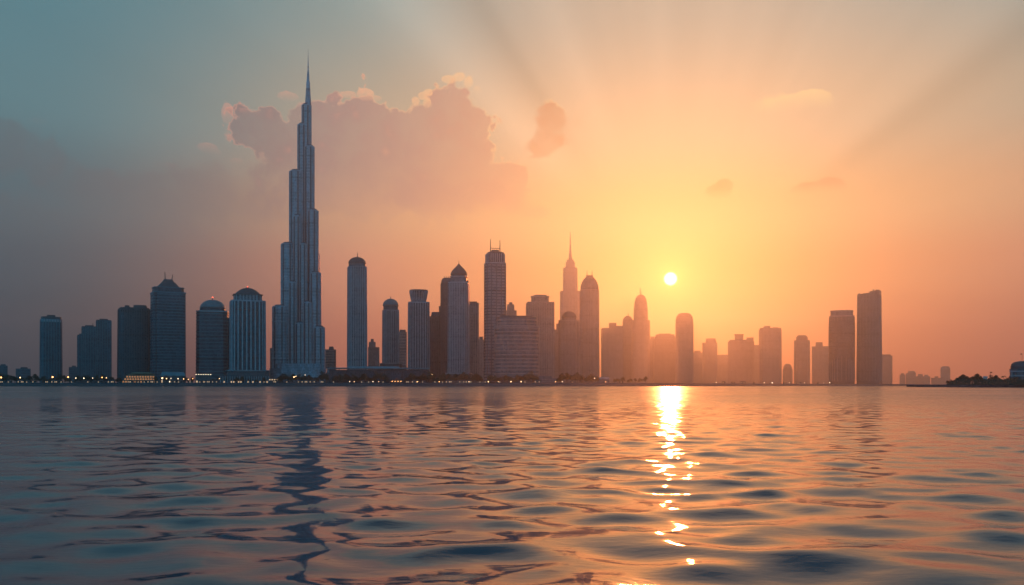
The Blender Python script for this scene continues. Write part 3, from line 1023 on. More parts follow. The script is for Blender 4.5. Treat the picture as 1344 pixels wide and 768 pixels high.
# -- under the sun, deep in the haze
t = Tower('slab_block', 'hazy wide block with raised lift tower, right of the bullet-shaped tower', 789, 817, 3000, 6, 0.8, 'tower block')
p = t.body('rect', 431, BROWN)
t.fins(p, 431.4, GB, FIN_BROWN, 8, 2, .9)
t.block('rect', 10, 431, 424, BROWN, 'lift_tower', 1, t.u(1))
t.block('rect', 12, 431, 428, ROOF, 'roof_plant', .9, t.u(9))
t = Tower('ball_top_tower', 'hazy tower with a small round dome beside the antenna-topped tower', 815, 833, 3200, 0, 0.9)
p = t.body('round', 428, BROWN)
t.fins(p, 428, GB, FIN_BROWN, 8, 2, .9)
t.block('soft', 14, 428, 422, BROWN, 'drum')
t.dome(13.5, 422, 414.5, ROOF)
t.mast(0.5, 415, 411, .7, .3)
t = Tower('tapered_antenna_tower', 'tapering round-topped tower with an antenna, just left of the sun', 829, 853, 3000, 0, 0.95)
p = t.poly('round')
H = t.z
MB().prism(p, 0, H(421), .985).build('body', BROWN, t.root)
q = t.poly('soft', 19)
MB().loft([(q, H(421)), (scale(q, .96), H(407)), (scale(q, .86), H(397)), (scale(q, .68), H(391)), (scale(q, .4), H(387.6))]).build('crown', BROWN, t.root)
t.fins(p, 421.5, GB, FIN_BROWN, 8, 2.2, 1.0, .985)
t.cornice('round', 23.5, 421.3, 2.2, FIN_BROWN)
t.mast(-0.6, 389, 378, 1.0, .4)
t.mast(1.4, 389, 382, .7, .3)
t = Tower('thin_infill_block', 'thin hazy infill block right of the tapering antenna tower', 851, 862, 3400, 0, 0.9, 'tower block')
p = t.body('rect', 446, BROWN)
t.fins(p, 446.4, GB, FIN_BROWN, 9, 2.2, .9)
t.block('rect', 6, 446, 442, ROOF, 'roof_plant', .8)
t = Tower('chamfered_block', 'squat hazy block with chamfered roof corners below the sun', 857.5, 887, 3200, 4, 0.9, 'tower block')
p = t.body('rect', 446, BROWN)
t.fins(p, 446.4, GB, FIN_BROWN, 8, 2, .9)
q = t.poly('rect')
MB().loft([(scale(q, .995), t.z(446)), (scale(q, .82), t.z(439.5))]).build('chamfered_roof', BROWN, t.root)
t.block('rect', 16, 439.6, 438.3, ROOF, 'roof_plant')
t = Tower('arched_top_tower', 'round-topped plain tower directly right below the sun', 886.5, 910, 2950, 0, 0.9)
p = t.poly('round')
H = t.z
MB().loft([(p, 0), (scale(p, .98), H(426)), (scale(p, .95), H(419)), (scale(p, .84), H(415)), (scale(p, .62), H(412)), (scale(p, .35), H(411))]).build('body', BROWN, t.root)
t.fins(p, 425, GB, FIN_BROWN, 7.5, 2, .8, .98)
t.cornice('round', 23.4, 421, 1.5, FIN_BROWN)

# -- right of the sun
t = Tower('background_block', 'low pale block immediately right of the arched-top tower', 909, 922, 3900, 0, 0.9, 'tower block')
t.body('rect', 463, BROWN); t.block('rect', 8, 463, 460.5, ROOF, 'roof_plant')
t = Tower('notched_tower', 'pale hazy tower with one notched shoulder right of the sun', 922, 941, 3500, 0, 0.9)
p = t.body('round', 450, BROWN)
t.fins(p, 450, GB, FIN_BROWN, 9, 2.2, .9)
t.block('round', 14, 450, 444.5, BROWN, 'crown', .9, t.u(1.5))
t = Tower('background_block', 'low pale block with small roof boxes left of the twin-box tower', 941, 957, 3900, 0, 0.9, 'tower block')
t.body('rect', 466, BROWN); t.plant(8, 466, 14, 3)
t = Tower('twin_box_tower', 'wide hazy tower with two roof boxes at different heights', 956, 989, 3000, 0, 0.8)
p = t.body('rect', 449, BROWN)
t.fins(p, 449.3, GB, FIN_BROWN, 8, 2.2, .9)
q = t.poly('rect', 31)
MB().prism(q, t.z(449), t.z(446.5), .9).build('roof_slope', BROWN, t.root)
t.block('rect', 11, 447, 439.5, BROWN, 'roof_box', 1, t.u(-2.5))
t.block('rect', 9, 449, 443.3, BROWN, 'roof_box', 1, t.u(11.5))
t.block('rect', 12.5, 439.7, 438.8, ROOF, 'roof_plant', 1, t.u(-2.5))
t = Tower('background_block', 'pale slim block squeezed between the twin-box tower and the square hazy tower', 988, 998, 3700, 0, 0.9, 'tower block')
t.body('rect', 455, BROWN); t.block('rect', 6, 455, 453, ROOF, 'roof_plant')
t = Tower('square_hazy_tower', 'square flat-topped hazy tower with a small hump on its roof', 996, 1025.5, 2900, 5, 0.85)
p = t.body('chamfer', 433, BROWN, s=0.985)
t.fins(p, 433.4, GB, FIN_BROWN, 8, 2, .9, .985)
q = t.poly('chamfer', 29)
MB().prism(q, t.z(433), t.z(431), .96).build('crown', BROWN, t.root)
t.block('soft', 10, 431, 428, ROOF, 'roof_drum', .85, t.u(-4.5))
t.block('rect', 7, 431, 429.8, ROOF, 'roof_plant', .9, t.u(7))
t = Tower('little_domed_block', 'small low block with an arched dome in the gap between two hazy towers', 1027.5, 1040, 3350, 0, 0.9, 'tower block')
p = t.body('round', 485, BROWN)
t.fins(p, 485, GB, FIN_BROWN, 6, 1.6, .7)
t.dome(11, 485, 477.5, ROOF, p=.7)
t = Tower('crowned_slim_tower', 'slim hazy tower with chamfered crown left of the pale notched pair', 1042.5, 1062.5, 3100, 0, 0.9)
p = t.body('chamfer', 447, BROWN, s=0.97)
t.fins(p, 447, GB, FIN_BROWN, 8, 2, .9, .97)
q = t.poly('chamfer', 14.5)
MB().loft([(q, t.z(447)), (q, t.z(443.5)), (scale(q, .8), t.z(440.8)), (scale(q, .5), t.z(440))]).build('crown', ROOF, t.root)
t = Tower('bump_roof_tower', 'pale hazy tower with a square bump on its roof', 1066.5, 1089, 3450, 0, 0.8)
p = t.body('rect', 455, BROWN)
t.fins(p, 455.3, GB, FIN_BROWN, 9, 2.2, .9)
t.block('rect', 9, 455, 449.3, ROOF, 'roof_box', .95, t.u(-2.5))
t = Tower('ring_top_tower', 'dark bulging cylindrical-topped tower, left one of the tall right-hand pair', 1088, 1121.5, 2500, 0, 0.85)
p = t.poly('soft', 33)
H = t.z
MB().loft([(scale(p, .97), 0), (scale(p, .99), H(470)), (scale(p, 1.0), H(440)), (scale(p, .985), H(425)), (scale(p, .95), H(416))]).build('body', DARK, t.root)
t.fins(scale(p, .975), 417, GB, FIN_BROWN, 99, 1.6, 1.2, .975)
t.bands(scale(p, .96), 417, GB, FIN_DARK, 8, 1.6, 1.1)
t.block('soft', 31.5, 416.5, 415, FIN_BROWN, 'cornice')
t.block('soft', 28, 415, 409.4, GREY, 'crown')
t.block('soft', 28.8, 409.4, 408, FIN_BROWN, 'crown_rim')
t = Tower('slant_top_tower', 'tallest right-hand tower with a jagged slanting flat top', 1125.5, 1156.5, 2520, -9, 0.7)
w, d = t.w, t.w * .7
def slab(x0, x1, dd, z1l, z1r, sc):
    mb = MB()
    b = [(x0, -dd / 2), (x1, -dd / 2), (x1, dd / 2), (x0, dd / 2)]
    mb.v = [(x, y, 0) for x, y in b] + [(b[0][0] * sc, b[0][1] * sc, z1l), (b[1][0] * sc, b[1][1] * sc, z1r), (b[2][0] * sc, b[2][1] * sc, z1r), (b[3][0] * sc, b[3][1] * sc, z1l)]
    mb.f = [(3, 2, 1, 0), (4, 5, 6, 7), (0, 1, 5, 4), (1, 2, 6, 5), (2, 3, 7, 6), (3, 0, 4, 7)]
    return mb
slab(-w / 2, w * .12, d, t.z(386.5), t.z(385), .93).build('left_slab', BROWN, t.root)
slab(w * .12 + .05, w / 2, d * 1.12, t.z(383.5), t.z(381.8), .93).build('right_slab', BROWN, t.root)
q = foot('rect', w, d * 1.13)
t.fins(q, 388, GB, FIN_BROWN, 6.5, 1.8, 1.0, .93)
for i, (dx, y) in enumerate(((-12.5, 384.3), (-7, 384.6), (1, 382.5), (5, 380.2), (9, 380.6))):
    mb = MB(); xx = t.u(dx); mb.box(xx - 2.2, xx + 2.2, -5, 4, t.z(389), t.z(y)).build('roof_plant', ROOF, t.root)
t = Tower('background_block', 'pale low tower touching the right side of the slant-topped tower', 1155, 1170.5, 3500, 0, 0.9, 'tower block')
p = t.body('round', 467, BROWN)
t.fins(p, 467, GB, FIN_BROWN, 9, 2.4, .9)
t.block('round', 12, 467, 465.3, ROOF, 'crown', .9)

FAR = [('faint far low block at the left end of the distant right-hand cluster', 1181, 1188, 491, 0),
       ('faint far block with a tapered cap, tallest of the distant cluster', 1189.5, 1201.5, 487, 1),
       ('faint far low double block in the middle of the distant cluster', 1203, 1220, 493, 2),
       ('faint far low block right of the distant double block', 1223, 1235, 495, 0)]
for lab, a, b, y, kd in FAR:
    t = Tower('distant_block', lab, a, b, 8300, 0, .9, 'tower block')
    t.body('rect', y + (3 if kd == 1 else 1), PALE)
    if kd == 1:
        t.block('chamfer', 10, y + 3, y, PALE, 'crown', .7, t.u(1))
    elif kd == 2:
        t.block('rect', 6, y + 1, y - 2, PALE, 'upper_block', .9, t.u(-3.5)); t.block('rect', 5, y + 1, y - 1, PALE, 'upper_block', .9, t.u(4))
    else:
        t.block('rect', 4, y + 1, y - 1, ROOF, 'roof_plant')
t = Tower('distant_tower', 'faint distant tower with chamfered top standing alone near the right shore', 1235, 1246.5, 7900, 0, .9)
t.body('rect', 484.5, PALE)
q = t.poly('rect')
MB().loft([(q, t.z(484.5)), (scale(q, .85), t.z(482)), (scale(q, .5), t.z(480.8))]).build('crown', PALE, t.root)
for lab, a, b, y in (('far low teal block at the left edge of the shore', -3, 9, 479), ('low flat teal block left of the slim far-left tower', 22, 39, 483), ('low teal block between the slim far-left tower and the three-step tower', 91, 101, 481)):
    t = Tower('low_rise_block', lab, a, b, 2600, 0, .9, 'tower block')
    p = t.body('rect', y + 1, TEAL); t.bands(p, y + 1, GB, FIN_TEAL, 6, 1.4, .6)
    t.block('rect', (b - a) * .5, y + 1, y - 1, ROOF, 'roof_plant', .9, t.u(1))

# ---------------------------------------------------------------- waterfront buildings
# golden lit pavilion
D = 1790
t = Tower('lit_pavilion', 'golden lit terraced pavilion glowing on the left waterfront', 162, 202, D, 0, .45, 'pavilion')
W_ = t.w
base = MB()
tiers = [(-W_ / 2, W_ / 2, 0, 5.2), (-W_ / 2 + 3.5, W_ / 2 - .4, 5.2, 10.0), (-W_ / 2 + 7, W_ / 2 - .8, 10.0, 14.8), (-W_ / 2 + 10, W_ / 2 - 1.2, 14.8, 18.4)]
for i, (a, b, z0, z1) in enumerate(tiers):
    MB().box(a, b, -13 + i * .8, 13, z0, z1).build('storey', GOLD_WALL, t.root)
    MB().box(a - .6, b + .6, -14.2 + i * .8, 13.5, z1 - .5, z1 + .25).build('cornice', GOLD_WALL, t.root)
win = MB()
n = 7
win.v = [(-1.6, 0, 0), (1.6, 0, 0)] + [(1.6 * math.cos(math.pi * i / n), 0, 2.2 + 1.1 * math.sin(math.pi * i / n)) for i in range(n + 1)]
win.f = [tuple(range(len(win.v)))]
wm = win.mesh('window', GOLD_WIN)
fr = MB()
for i in range(n):
    a0, a1 = math.pi * i / n, math.pi * (i + 1) / n
    fr.bar((1.7 * math.cos(a0), 0, 2.2 + 1.25 * math.sin(a0)), (1.7 * math.cos(a1), 0, 2.2 + 1.25 * math.sin(a1)), .18, n=4)
fr.bar((-1.7, 0, 0), (-1.7, 0, 2.2), .18, n=4); fr.bar((1.7, 0, 0), (1.7, 0, 2.2), .18, n=4)
fm = fr.mesh('frame', GOLD_WALL)
for i, (a, b, z0, z1) in enumerate(tiers[:3]):
    k = int((b - a - 3) / 4.4)
    for j in range(k):
        o = bpy.data.objects.new('window', wm); COL.objects.link(o); o.parent = t.root
        o.location = (a + 2.6 + (b - a - 5.2) * j / (k - 1), -13.06 + i * .8, z0 + .7)
        o2 = bpy.data.objects.new('frame', fm); COL.objects.link(o2); o2.parent = o
rf = t.poly('rect', 26, .8)
MB().loft([(shift(rf, 5, 0), 18.7), (shift(scale(rf, .9), 5, 0), 20.6), (shift(scale(rf, .6), 5, 0), 21.4)]).build('roof', GOLD_WALL, t.root)

# teal roofed hall
D = 1800
t = Tower('hall', 'low hall with a pale teal vaulted roof right of the golden pavilion', 212, 242, D, 0, .7, 'hall')
t.block('rect', 29, 503, 493.5, STONE, 'wall')
q = t.poly('rect', 30)
MB().loft([(q, t.z(493.4)), (scale(q, .97, .9), t.z(491)), (scale(q, .9, .6), t.z(488.8)), (scale(q, .82, .2), t.z(488))]).build('roof', CANOPY_ROOF, t.root)
for i in range(9):
    x = -t.w * .44 + t.w * .88 * i / 8
    MB().box(x - 1.1, x + 1.1, -t.w * .34, -t.w * .33, .5, 6).build('window', SHOP if i % 3 == 0 else DTEAL, t.root)

# balcony house with lit upper floor
t = Tower('terrace_restaurant', 'terrace restaurant with a row of white lights along its upper floor', 257, 277, 1775, 0, .6, 'restaurant')
t.block('rect', 20, 504, 493.5, KIOSK, 'wall')
MB().prism(t.poly('rect', 21), t.z(493.4), t.z(492.9)).build('terrace_slab', STONE, t.root)
for i in range(7):
    x = -t.w * .45 + t.w * .9 * i / 6
    MB().bar((x, -8, t.z(493)), (x, -8, t.z(490)), .25, n=5).build('post', POLE, t.root)
    MB().lathe(dome_prof(.75, 0, 1.2), 8).build('lamp', COOL, t.root).location = (x, -8.4, t.z(492))
MB().prism(t.poly('rect', 20), t.z(490), t.z(489.2), .96).build('roof', ROOF, t.root)
for i in range(5):
    x = -t.w * .4 + t.w * .8 * i / 4
    MB().box(x - 1.4, x + 1.4, -t.w * .302, -t.w * .295, .6, 4.4).build('window', SHOP, t.root)

# arcade podium under the fin tower
t = Tower('arcade_building', 'long low arcade building with colonnade below the white-finned tower', 290, 352, 1800, 0, .35, 'arcade')
t.block('rect', 62, 503, 494, STONE, 'wall')
t.block('rect', 64, 494, 493.2, FIN_DARK, 'roof')
t.block('rect', 44, 493.2, 489.5, STONE, 'upper_storey', .97)
t.block('rect', 46, 489.5, 488.8, FIN_DARK, 'upper_roof')
for i in range(21):
    x = -t.w * .48 + t.w * .96 * i / 20
    MB().bar((x, -t.w * .175 - 2.4, 0), (x, -t.w * .175 - 2.4, t.z(494)), .7, n=6).build('column', FIN, t.root)
for i in range(20):
    x = -t.w * .456 + t.w * .912 * i / 19
    if i % 4 != 2:
        MB().box(x - 1.2, x + 1.2, -t.w * .1765, -t.w * .176, .4, 3.4).build('window', SHOP if i % 3 else DTEAL, t.root)

t = Tower('lit_cafe', 'small cafe with bright windows left of the tallest tower foot', 353, 371, 1775, 0, .6, 'cafe')
t.block('rect', 18, 504, 497.5, KIOSK, 'wall')
MB().prism(t.poly('rect', 20), t.z(497.4), t.z(496.6), .95).build('roof', ROOF, t.root)
for i in range(6):
    x = -t.w * .42 + t.w * .84 * i / 5
    MB().box(x - 1.3, x + 1.3, -t.w * .302, -t.w * .296, 5.2, 7.4).build('window', SHOP, t.root)

# convention hall with thin canopy
t = Tower('convention_hall', 'long dark hall under a thin overhanging flat canopy roof right of the tallest tower', 432, 563, 1850, 0, .3, 'hall')
t.block('rect', 126, 503, 486, DTEAL, 'wall')
t.fins(t.poly('rect', 126), 486.3, 503, FIN_DARK, 9, 1.2, .8)
mb = MB()
L = t.w
rings = []
for (sx, dz) in ((1.0, 0), (1.0, 1.1), (.94, 2.0)):
    rings.append((foot('rect', L * sx * 1.005, L * .36), t.z(484.4) + dz))
mb.loft(rings).build('canopy_roof', CANOPY_ROOF, t.root)
MB().prism(shift(foot('rect', L * .5, L * .2), -L * .05, 0), t.z(483), t.z(481.3), .96).build('roof_monitor', CANOPY_ROOF, t.root)
for i in range(12):
    x = -L * .47 + L * .94 * i / 11
    MB().bar((x, -L * .172, 0), (x, -L * .172, t.z(484.5)), .6, n=6).build('column', FIN_DARK, t.root)
t = Tower('stepped_terrace', 'low stepped terrace building joining the tallest tower to the long canopy hall', 428, 452, 1900, 0, .6, 'building')
t.block('rect', 24, 503, 494, STONE, 'wall')
t.block('rect', 20, 494, 489, STONE, 'upper_storey', .97, t.u(-2))
t.block('rect', 14, 489, 485.5, CANOPY_ROOF, 'roof', .9, t.u(-4))

t = Tower('villa_block', 'low terraced building at the foot of the drum-roofed brown tower', 704, 731, 2000, 0, .6, 'building')
t.block('rect', 26, 503, 497, STONE, 'wall')
t.bands(t.poly('rect', 26), 497, 503, FIN_BROWN, 4.5, .8, .5)
t.block('rect', 18, 497, 494, STONE, 'upper_storey', .97, t.u(-2))
t = Tower('vaulted_shed', 'low shed with a pale vaulted roof at the foot of the bullet-shaped tower', 783, 800, 2050, 0, .7, 'shed')
t.block('rect', 16, 504, 498, STONE, 'wall')
q = t.poly('rect', 17)
MB().loft([(q, t.z(498)), (scale(q, .96, .85), t.z(496.6)), (scale(q, .88, .4), t.z(495.4)), (scale(q, .8, .1), t.z(495))]).build('roof', ROOF_PALE, t.root)

# red tent
D = 1745
t = Tower('red_pavilion_tent', 'red peaked pavilion tent on the waterfront before the canopy hall', 511, 530, D, 0, .7, 'tent')
q = t.poly('rect', 17)
MB().loft([(q, 3.4), (scale(q, .75), 4.4), (scale(q, .3), 6.6), (scale(q, .05), 9.5)]).build('canopy', RED, t.root)
for sx in (-1, 0, 1):
    for sy in (-1, 1):
        MB().bar((sx * t.w * .42, sy * t.w * .29, 0), (sx * t.w * .42, sy * t.w * .29, 3.5), .25).build('post', POLE, t.root)
MB().box(-t.w * .36, t.w * .36, -3, 3, 0, 2.2).build('counter', KIOSK, t.root)
for i in range(4):
    MB().lathe(dome_prof(.7, 0, 1.1), 8).build('lamp', ORANGE, t.root).location = (-t.w * .3 + i * t.w * .2, -t.w * .25, 2.4)

# ---------------------------------------------------------------- headland, right edge
t = Tower('headland_hotel', 'dark rounded banded building at the right edge of the picture', 1328, 1366, 830, 0, .8, 'building', 2.6)
p = t.body('round', 485, GREY)
t.bands(p, 485, 503, FIN, 3.3, .6, .5)
t.block('round', 39.5, 485.3, 484.3, FIN_DARK, 'cornice')
q = t.poly('round', 36)
MB().loft([(q, t.z(484.3)), (scale(q, 1.02), t.z(481)), (scale(q, .98), t.z(478)), (scale(q, .8), t.z(475.5)), (scale(q, .45), t.z(474))]).build('roof', ROOF, t.root, False)


def flagpole(label, px, D, g0, ytop, fw, fh, flip=1):
    r_ = thing('flagpole', label, 'flagpole', (X(px, D), D, g0))
    H_ = Zt(ytop, D) - g0
    MB().bar((0, 0, 0), (0, 0, H_), .16, .09).build('pole', MAST, r_)
    mb = MB(); n_ = 7
    for i in range(n_ + 1):
        x_ = flip * fw * i / n_
        y_ = .25 * math.sin(i * 1.1)
        for (dy_, z_) in ((-.02, H_ - .1 - .12 * i / n_), (.02, H_ - .1 - .12 * i / n_), (.02, H_ - fh - .25 * i / n_), (-.02, H_ - fh - .25 * i / n_)):
            mb.v.append((x_, y_ + dy_, z_))
    for i in range(n_):
        a = i * 4
        for j in range(4):
            k = (j + 1) % 4
            mb.f.append((a + j, a + k, a + 4 + k, a + 4 + j))
    mb.f += [(0, 3, 2, 1), tuple(n_ * 4 + j for j in range(4))]
    mb.build('flag', FLAG, r_)


flagpole('flagpole with a dark flag rising from the headland trees', 1299.5, 760, 2.6, 488, 1.9, 1.0)
flagpole('flagpole with a small flag behind the roof of the right-edge building', 1341.5, 865, 2.6, 464, 1.6, .9, -1)
t = Tower('white_hut', 'small white roofed hut among the headland trees', 1290.5, 1296, 790, 0, .8, 'hut', 2.6)
t.block('rect', 4.6, 504, 496.2, WHITE, 'wall')
MB().loft([(t.poly('rect', 5.4), t.z(496.1)), (scale(t.poly('rect', 5.4), .95, .1), t.z(494))]).build('roof', WHITE, t.root)

# ---------------------------------------------------------------- trees
def crown_mesh(seed, h, w, n_clump, leaves, leaf):
    rnd = random.Random(seed)
    mb = MB()
    for c in range(n_clump):
        a = rnd.uniform(0, 6.283); rad = math.sqrt(rnd.random()) * w * .36
        cz = h * rnd.uniform(.40, .86)
        rad *= 1.0 - .55 * max(0, (cz / h - .6) / .3)
        cx, cy = rad * math.cos(a), rad * math.sin(a)
        cr = w * rnd.uniform(.13, .22)
        for i in range(leaves):
            d = Vector((rnd.gauss(0, 1), rnd.gauss(0, 1), rnd.gauss(0, .8))).normalized() * cr * rnd.random() ** .4
            p_ = Vector((cx, cy, cz)) + d
            u_ = Vector((rnd.gauss(0, 1), rnd.gauss(0, 1), rnd.gauss(0, 1))).normalized()
            v_ = u_.orthogonal().normalized()
            s1, s2 = leaf * rnd.uniform(.6, 1.3), leaf * rnd.uniform(.35, .8)
            b = len(mb.v)
            mb.v += [tuple(p_ - u_ * s1), tuple(p_ + v_ * s2), tuple(p_ + u_ * s1), tuple(p_ - v_ * s2)]
            mb.f.append((b, b + 1, b + 2, b + 3))
    return mb.mesh('crown', LEAF)


def trunk_mesh(seed, h, w):
    rnd = random.Random(seed)
    mb = MB()
    mb.bar((0, 0, -.3), (0, 0, h * .42), .035 * h, .022 * h)
    for i in range(5):
        a = i * 1.256 + rnd.random()
        mb.bar((0, 0, h * (.3 + .03 * i)), (math.cos(a) * w * .3, math.sin(a) * w * .3, h * rnd.uniform(.55, .75)), .018 * h, .007 * h, 5)
    return mb.mesh('trunk', BARK)


TREES = []
for i, (h, w, nc) in enumerate(((11, 12, 15), (9, 11, 13), (13, 11, 16), (8, 13, 14), (15, 13, 20))):
    TREES.append((h, trunk_mesh(40 + i, h, w), crown_mesh(20 + i, h, w, nc, 46, .62)))


def palm_meshes(seed, h):
    rnd = random.Random(seed)
    tr = MB()
    pts = [Vector((.15 * h * (k / 6) ** 2 * .4, 0, h * k / 6)) for k in range(7)]
    for k in range(6):
        tr.bar(pts[k], pts[k + 1], .28 - .02 * k, .26 - .02 * k)
    top = pts[-1]
    cr = MB()
    for i in range(14):
        a = i * 2.4 + rnd.random() * .4
        L = rnd.uniform(2.6, 3.4); up = rnd.uniform(.1, 1.0)
        prev = None
        for k in range(6):
            s_ = k / 5
            c = top + Vector((math.cos(a) * L * s_, math.sin(a) * L * s_, up * s_ * 2 - 2.4 * s_ * s_))
            wd = .55 * math.sin(math.pi * min(1, .15 + s_ * .85))
            sd = Vector((-math.sin(a), math.cos(a), 0)) * wd
            cur = len(cr.v)
            cr.v += [tuple(c - sd - Vector((0, 0, .2 * wd))), tuple(c), tuple(c + sd - Vector((0, 0, .2 * wd)))]
            if prev is not None:
                cr.f += [(prev, prev + 1, cur + 1, cur), (prev + 1, prev + 2, cur + 2, cur + 1)]
            prev = cur
    return tr.mesh('trunk', BARK), cr.mesh('crown', LEAF)


PALM = palm_meshes(5, 9.0)
ORD = ['first', 'second', 'third', 'fourth', 'fifth', 'sixth', 'seventh', 'eighth', 'ninth', 'tenth', 'eleventh', 'twelfth', 'thirteenth', 'fourteenth', 'fifteenth', 'sixteenth', 'seventeenth', 'eighteenth', 'nineteenth', 'twentieth', 'twenty-first', 'twenty-second', 'twenty-third', 'twenty-fourth']


def plant_tree(name, meshes, x, y, z, s, rz, label, group):
    o = thing(name, label, 'tree' if name != 'palm_tree' else 'palm', (x, y, z), rz, group)
    o.scale = (s, s, s)
    for nm, me in zip(('trunk', 'crown'), meshes):
        c = bpy.data.objects.new(nm, me); COL.objects.link(c); c.parent = o
    return o


rt = random.Random(77)
ZONES = [  # columns of photo, how many, scale, distance behind shore, words for the stretch
    (-14, 52, 15, .80, (35, 110), 'left of the slim far-left tower'),
    (54, 100, 10, .8, (35, 110), 'below the slim far-left tower'),
    (102, 158, 13, .75, (35, 110), 'between the three-step tower and the golden pavilion'),
    (204, 256, 10, .6, (60, 110), 'around the teal-roofed hall'),
    (258, 300, 8, .65, (60, 110), 'below the banded domed tower'),
    (304, 350, 8, .65, (70, 110), 'behind the long arcade'),
    (366, 430, 17, .9, (35, 90), 'at the foot of the tallest tower'),
    (440, 510, 17, .95, (32, 80), "before the canopy hall's left half"),
    (532, 584, 14, .95, (32, 80), 'right of the red tent'),
    (586, 634, 13, 1.0, (35, 120), 'below the onion-domed tower'),
    (640, 706, 17, 1.0, (35, 120), 'before the banded hotel'),
    (730, 786, 15, 1.0, (35, 130), 'below the domed columned tower'),
    (802, 850, 8, .7, (35, 130), 'right of the vaulted shed'),
]
for (a, b, n, sc, (o0, o1), words) in ZONES:
    xs = sorted(a + (b - a) * (i + rt.uniform(.1, .9)) / n for i in range(n))
    for i, px in enumerate(xs):
        D = shore_D(px) + rt.uniform(o0, o1)
        h, tm, cm = rt.choice(TREES)
        plant_tree('tree', (tm, cm), X(px, D), D, GZ, sc * 1.5 * rt.uniform(.75, 1.2), rt.uniform(0, 6.28),
                   ORD[i] + ' shore tree from the left ' + words, 'trees along the waterfront promenade')
HZ = [(1244, 760, .45), (1249, 770, .5), (1253, 752, .45), (1263, 800, .72), (1267, 770, .8), (1271, 790, .85), (1276, 760, .8), (1280, 800, .85), (1284, 770, .75), (1288, 810, .72),
      (1302, 770, .72), (1298, 800, .7), (1306, 790, .75), (1311, 770, .7), (1315, 800, .68), (1320, 765, .6), (1325, 790, .62), (1329, 765, .55), (1334, 775, .62), (1339, 765, .6), (1345, 775, .65), (1351, 770, .6), (1291, 765, .55), (1358, 780, .7), (1259, 775, .55)]
for i, (px, D, sc) in enumerate(sorted(HZ)):
    h, tm, cm = TREES[(i * 3) % 5]
    plant_tree('tree', (tm, cm), X(px, D), D, 2.5, sc * rt.uniform(.72, 1.05), rt.uniform(0, 6.28), ORD[i] + ' tree from the left on the dark right-hand headland' if i < 24 else 'rightmost tree on the dark right-hand headland', 'trees on the headland')
plant_tree('palm_tree', PALM, X(1256.5, 745), 745, 2.5, .62, .4, 'thin palm at the left tip of the headland', 'trees on the headland')
plant_tree('palm_tree', PALM, X(1318, 755), 755, 2.5, .8, 2.1, 'palm rising above the headland trees right of the flagpole', 'trees on the headland')
plant_tree('palm_tree', PALM, X(1331.5, 748), 748, 2.5, .72, 4.0, 'palm beside the left wall of the right-edge building', 'trees on the headland')
# low shrubs that close the foot of the headland trees
sh = MB(); rs = random.Random(9)
for i in range(5200):
    px = rs.uniform(1243, 1372); D = rs.uniform(722, 790)
    hmax = min(4.5, .5 + (px - 1243) * .35)
    z_ = 2.5 + hmax * rs.random() ** 1.4
    c = Vector((X(px, D), D, z_)); u_ = Vector((rs.gauss(0, 1), rs.gauss(0, 1), rs.gauss(0, 1))).normalized(); v_ = u_.orthogonal().normalized()
    s1 = rs.uniform(.4, .9); b = len(sh.v)
    sh.v += [tuple(c - u_ * s1), tuple(c + v_ * s1 * .6), tuple(c + u_ * s1), tuple(c - v_ * s1 * .6)]
    sh.f.append((b, b + 1, b + 2, b + 3))
o = sh.build('undergrowth', LEAF)
tag(o, 'dense low shrubs under the headland trees', 'undergrowth', None, 'stuff')

# ---------------------------------------------------------------- street lamps and kiosks
LAMPS = [(1.5, 495.5, 'o', 1.3), (26.5, 495.7, 'w', 1.05), (69, 495, 'o', 1.35), (89.5, 495, 'o', 1.15), (99.5, 496.3, 'c', .9), (110, 496.6, 'c', 1.1), (121.5, 496.3, 'c', .7), (134, 495.6, 'o', 1.1), (139.5, 496, 'w', .8),
         (213, 496.5, 'w', 1.5), (218.5, 497, 'w', .9), (222.5, 502, 'c', .9), (224.5, 496.7, 'c', .7), (233.7, 497.2, 'c', .9), (241, 497.5, 'w', .8), (247, 498, 'w', .7), (253, 497, 'o', .7),
         (288, 497, 'w', .7), (296, 481, 'w', .0), (386, 495, 'w', 1.15), (388.5, 494, 'w', .9), (400.5, 492.3, 'c', .6), (435.5, 501, 'w', .8), (459, 501.5, 'c', .7), (465, 503, 'w', .6),
         (475, 503, 'w', .9), (489.5, 503, 'c', .7), (497, 503, 'w', .6), (537, 502, 'w', .7), (548, 501.5, 'o', 1.0), (567, 491.5, 'w', .85), (576.5, 502.3, 'o', .7), (590, 502, 'w', .7), (606, 502, 'w', .7),
         (615.5, 502.5, 'w', .7), (641, 502, 'w', .9), (654, 502.4, 'w', .6), (670.7, 502.3, 'w', .95), (684, 502.3, 'w', .9), (709.5, 502.3, 'c', .7), (729, 503, 'o', .6), (738, 502.5, 'c', .7), (780.5, 496.5, 'c', .7), (795, 503, 'o', .55),
         (940, 503, 'c', .7), (1003, 503, 'c', .8), (1013.5, 503.5, 'c', 1.1), (1036, 503, 'c', .6), (1056, 503, 'c', .6), (1081, 503, 'c', .6), (1089, 502.3, 'c', .9)]


def lamp_meshes(mat):
    po = MB().bar((0, 0, 0), (0, 0, .92), .02, .012)
    po.lathe([(.03, 0), (.03, .05), (.02, .07)], 8)
    gl_ = MB().lathe([(1.0 * math.sin(math.pi * i / 8), -math.cos(math.pi * i / 8)) for i in range(9)], 12)
    return po.mesh('pole', POLE), gl_.mesh('globe', mat, True)


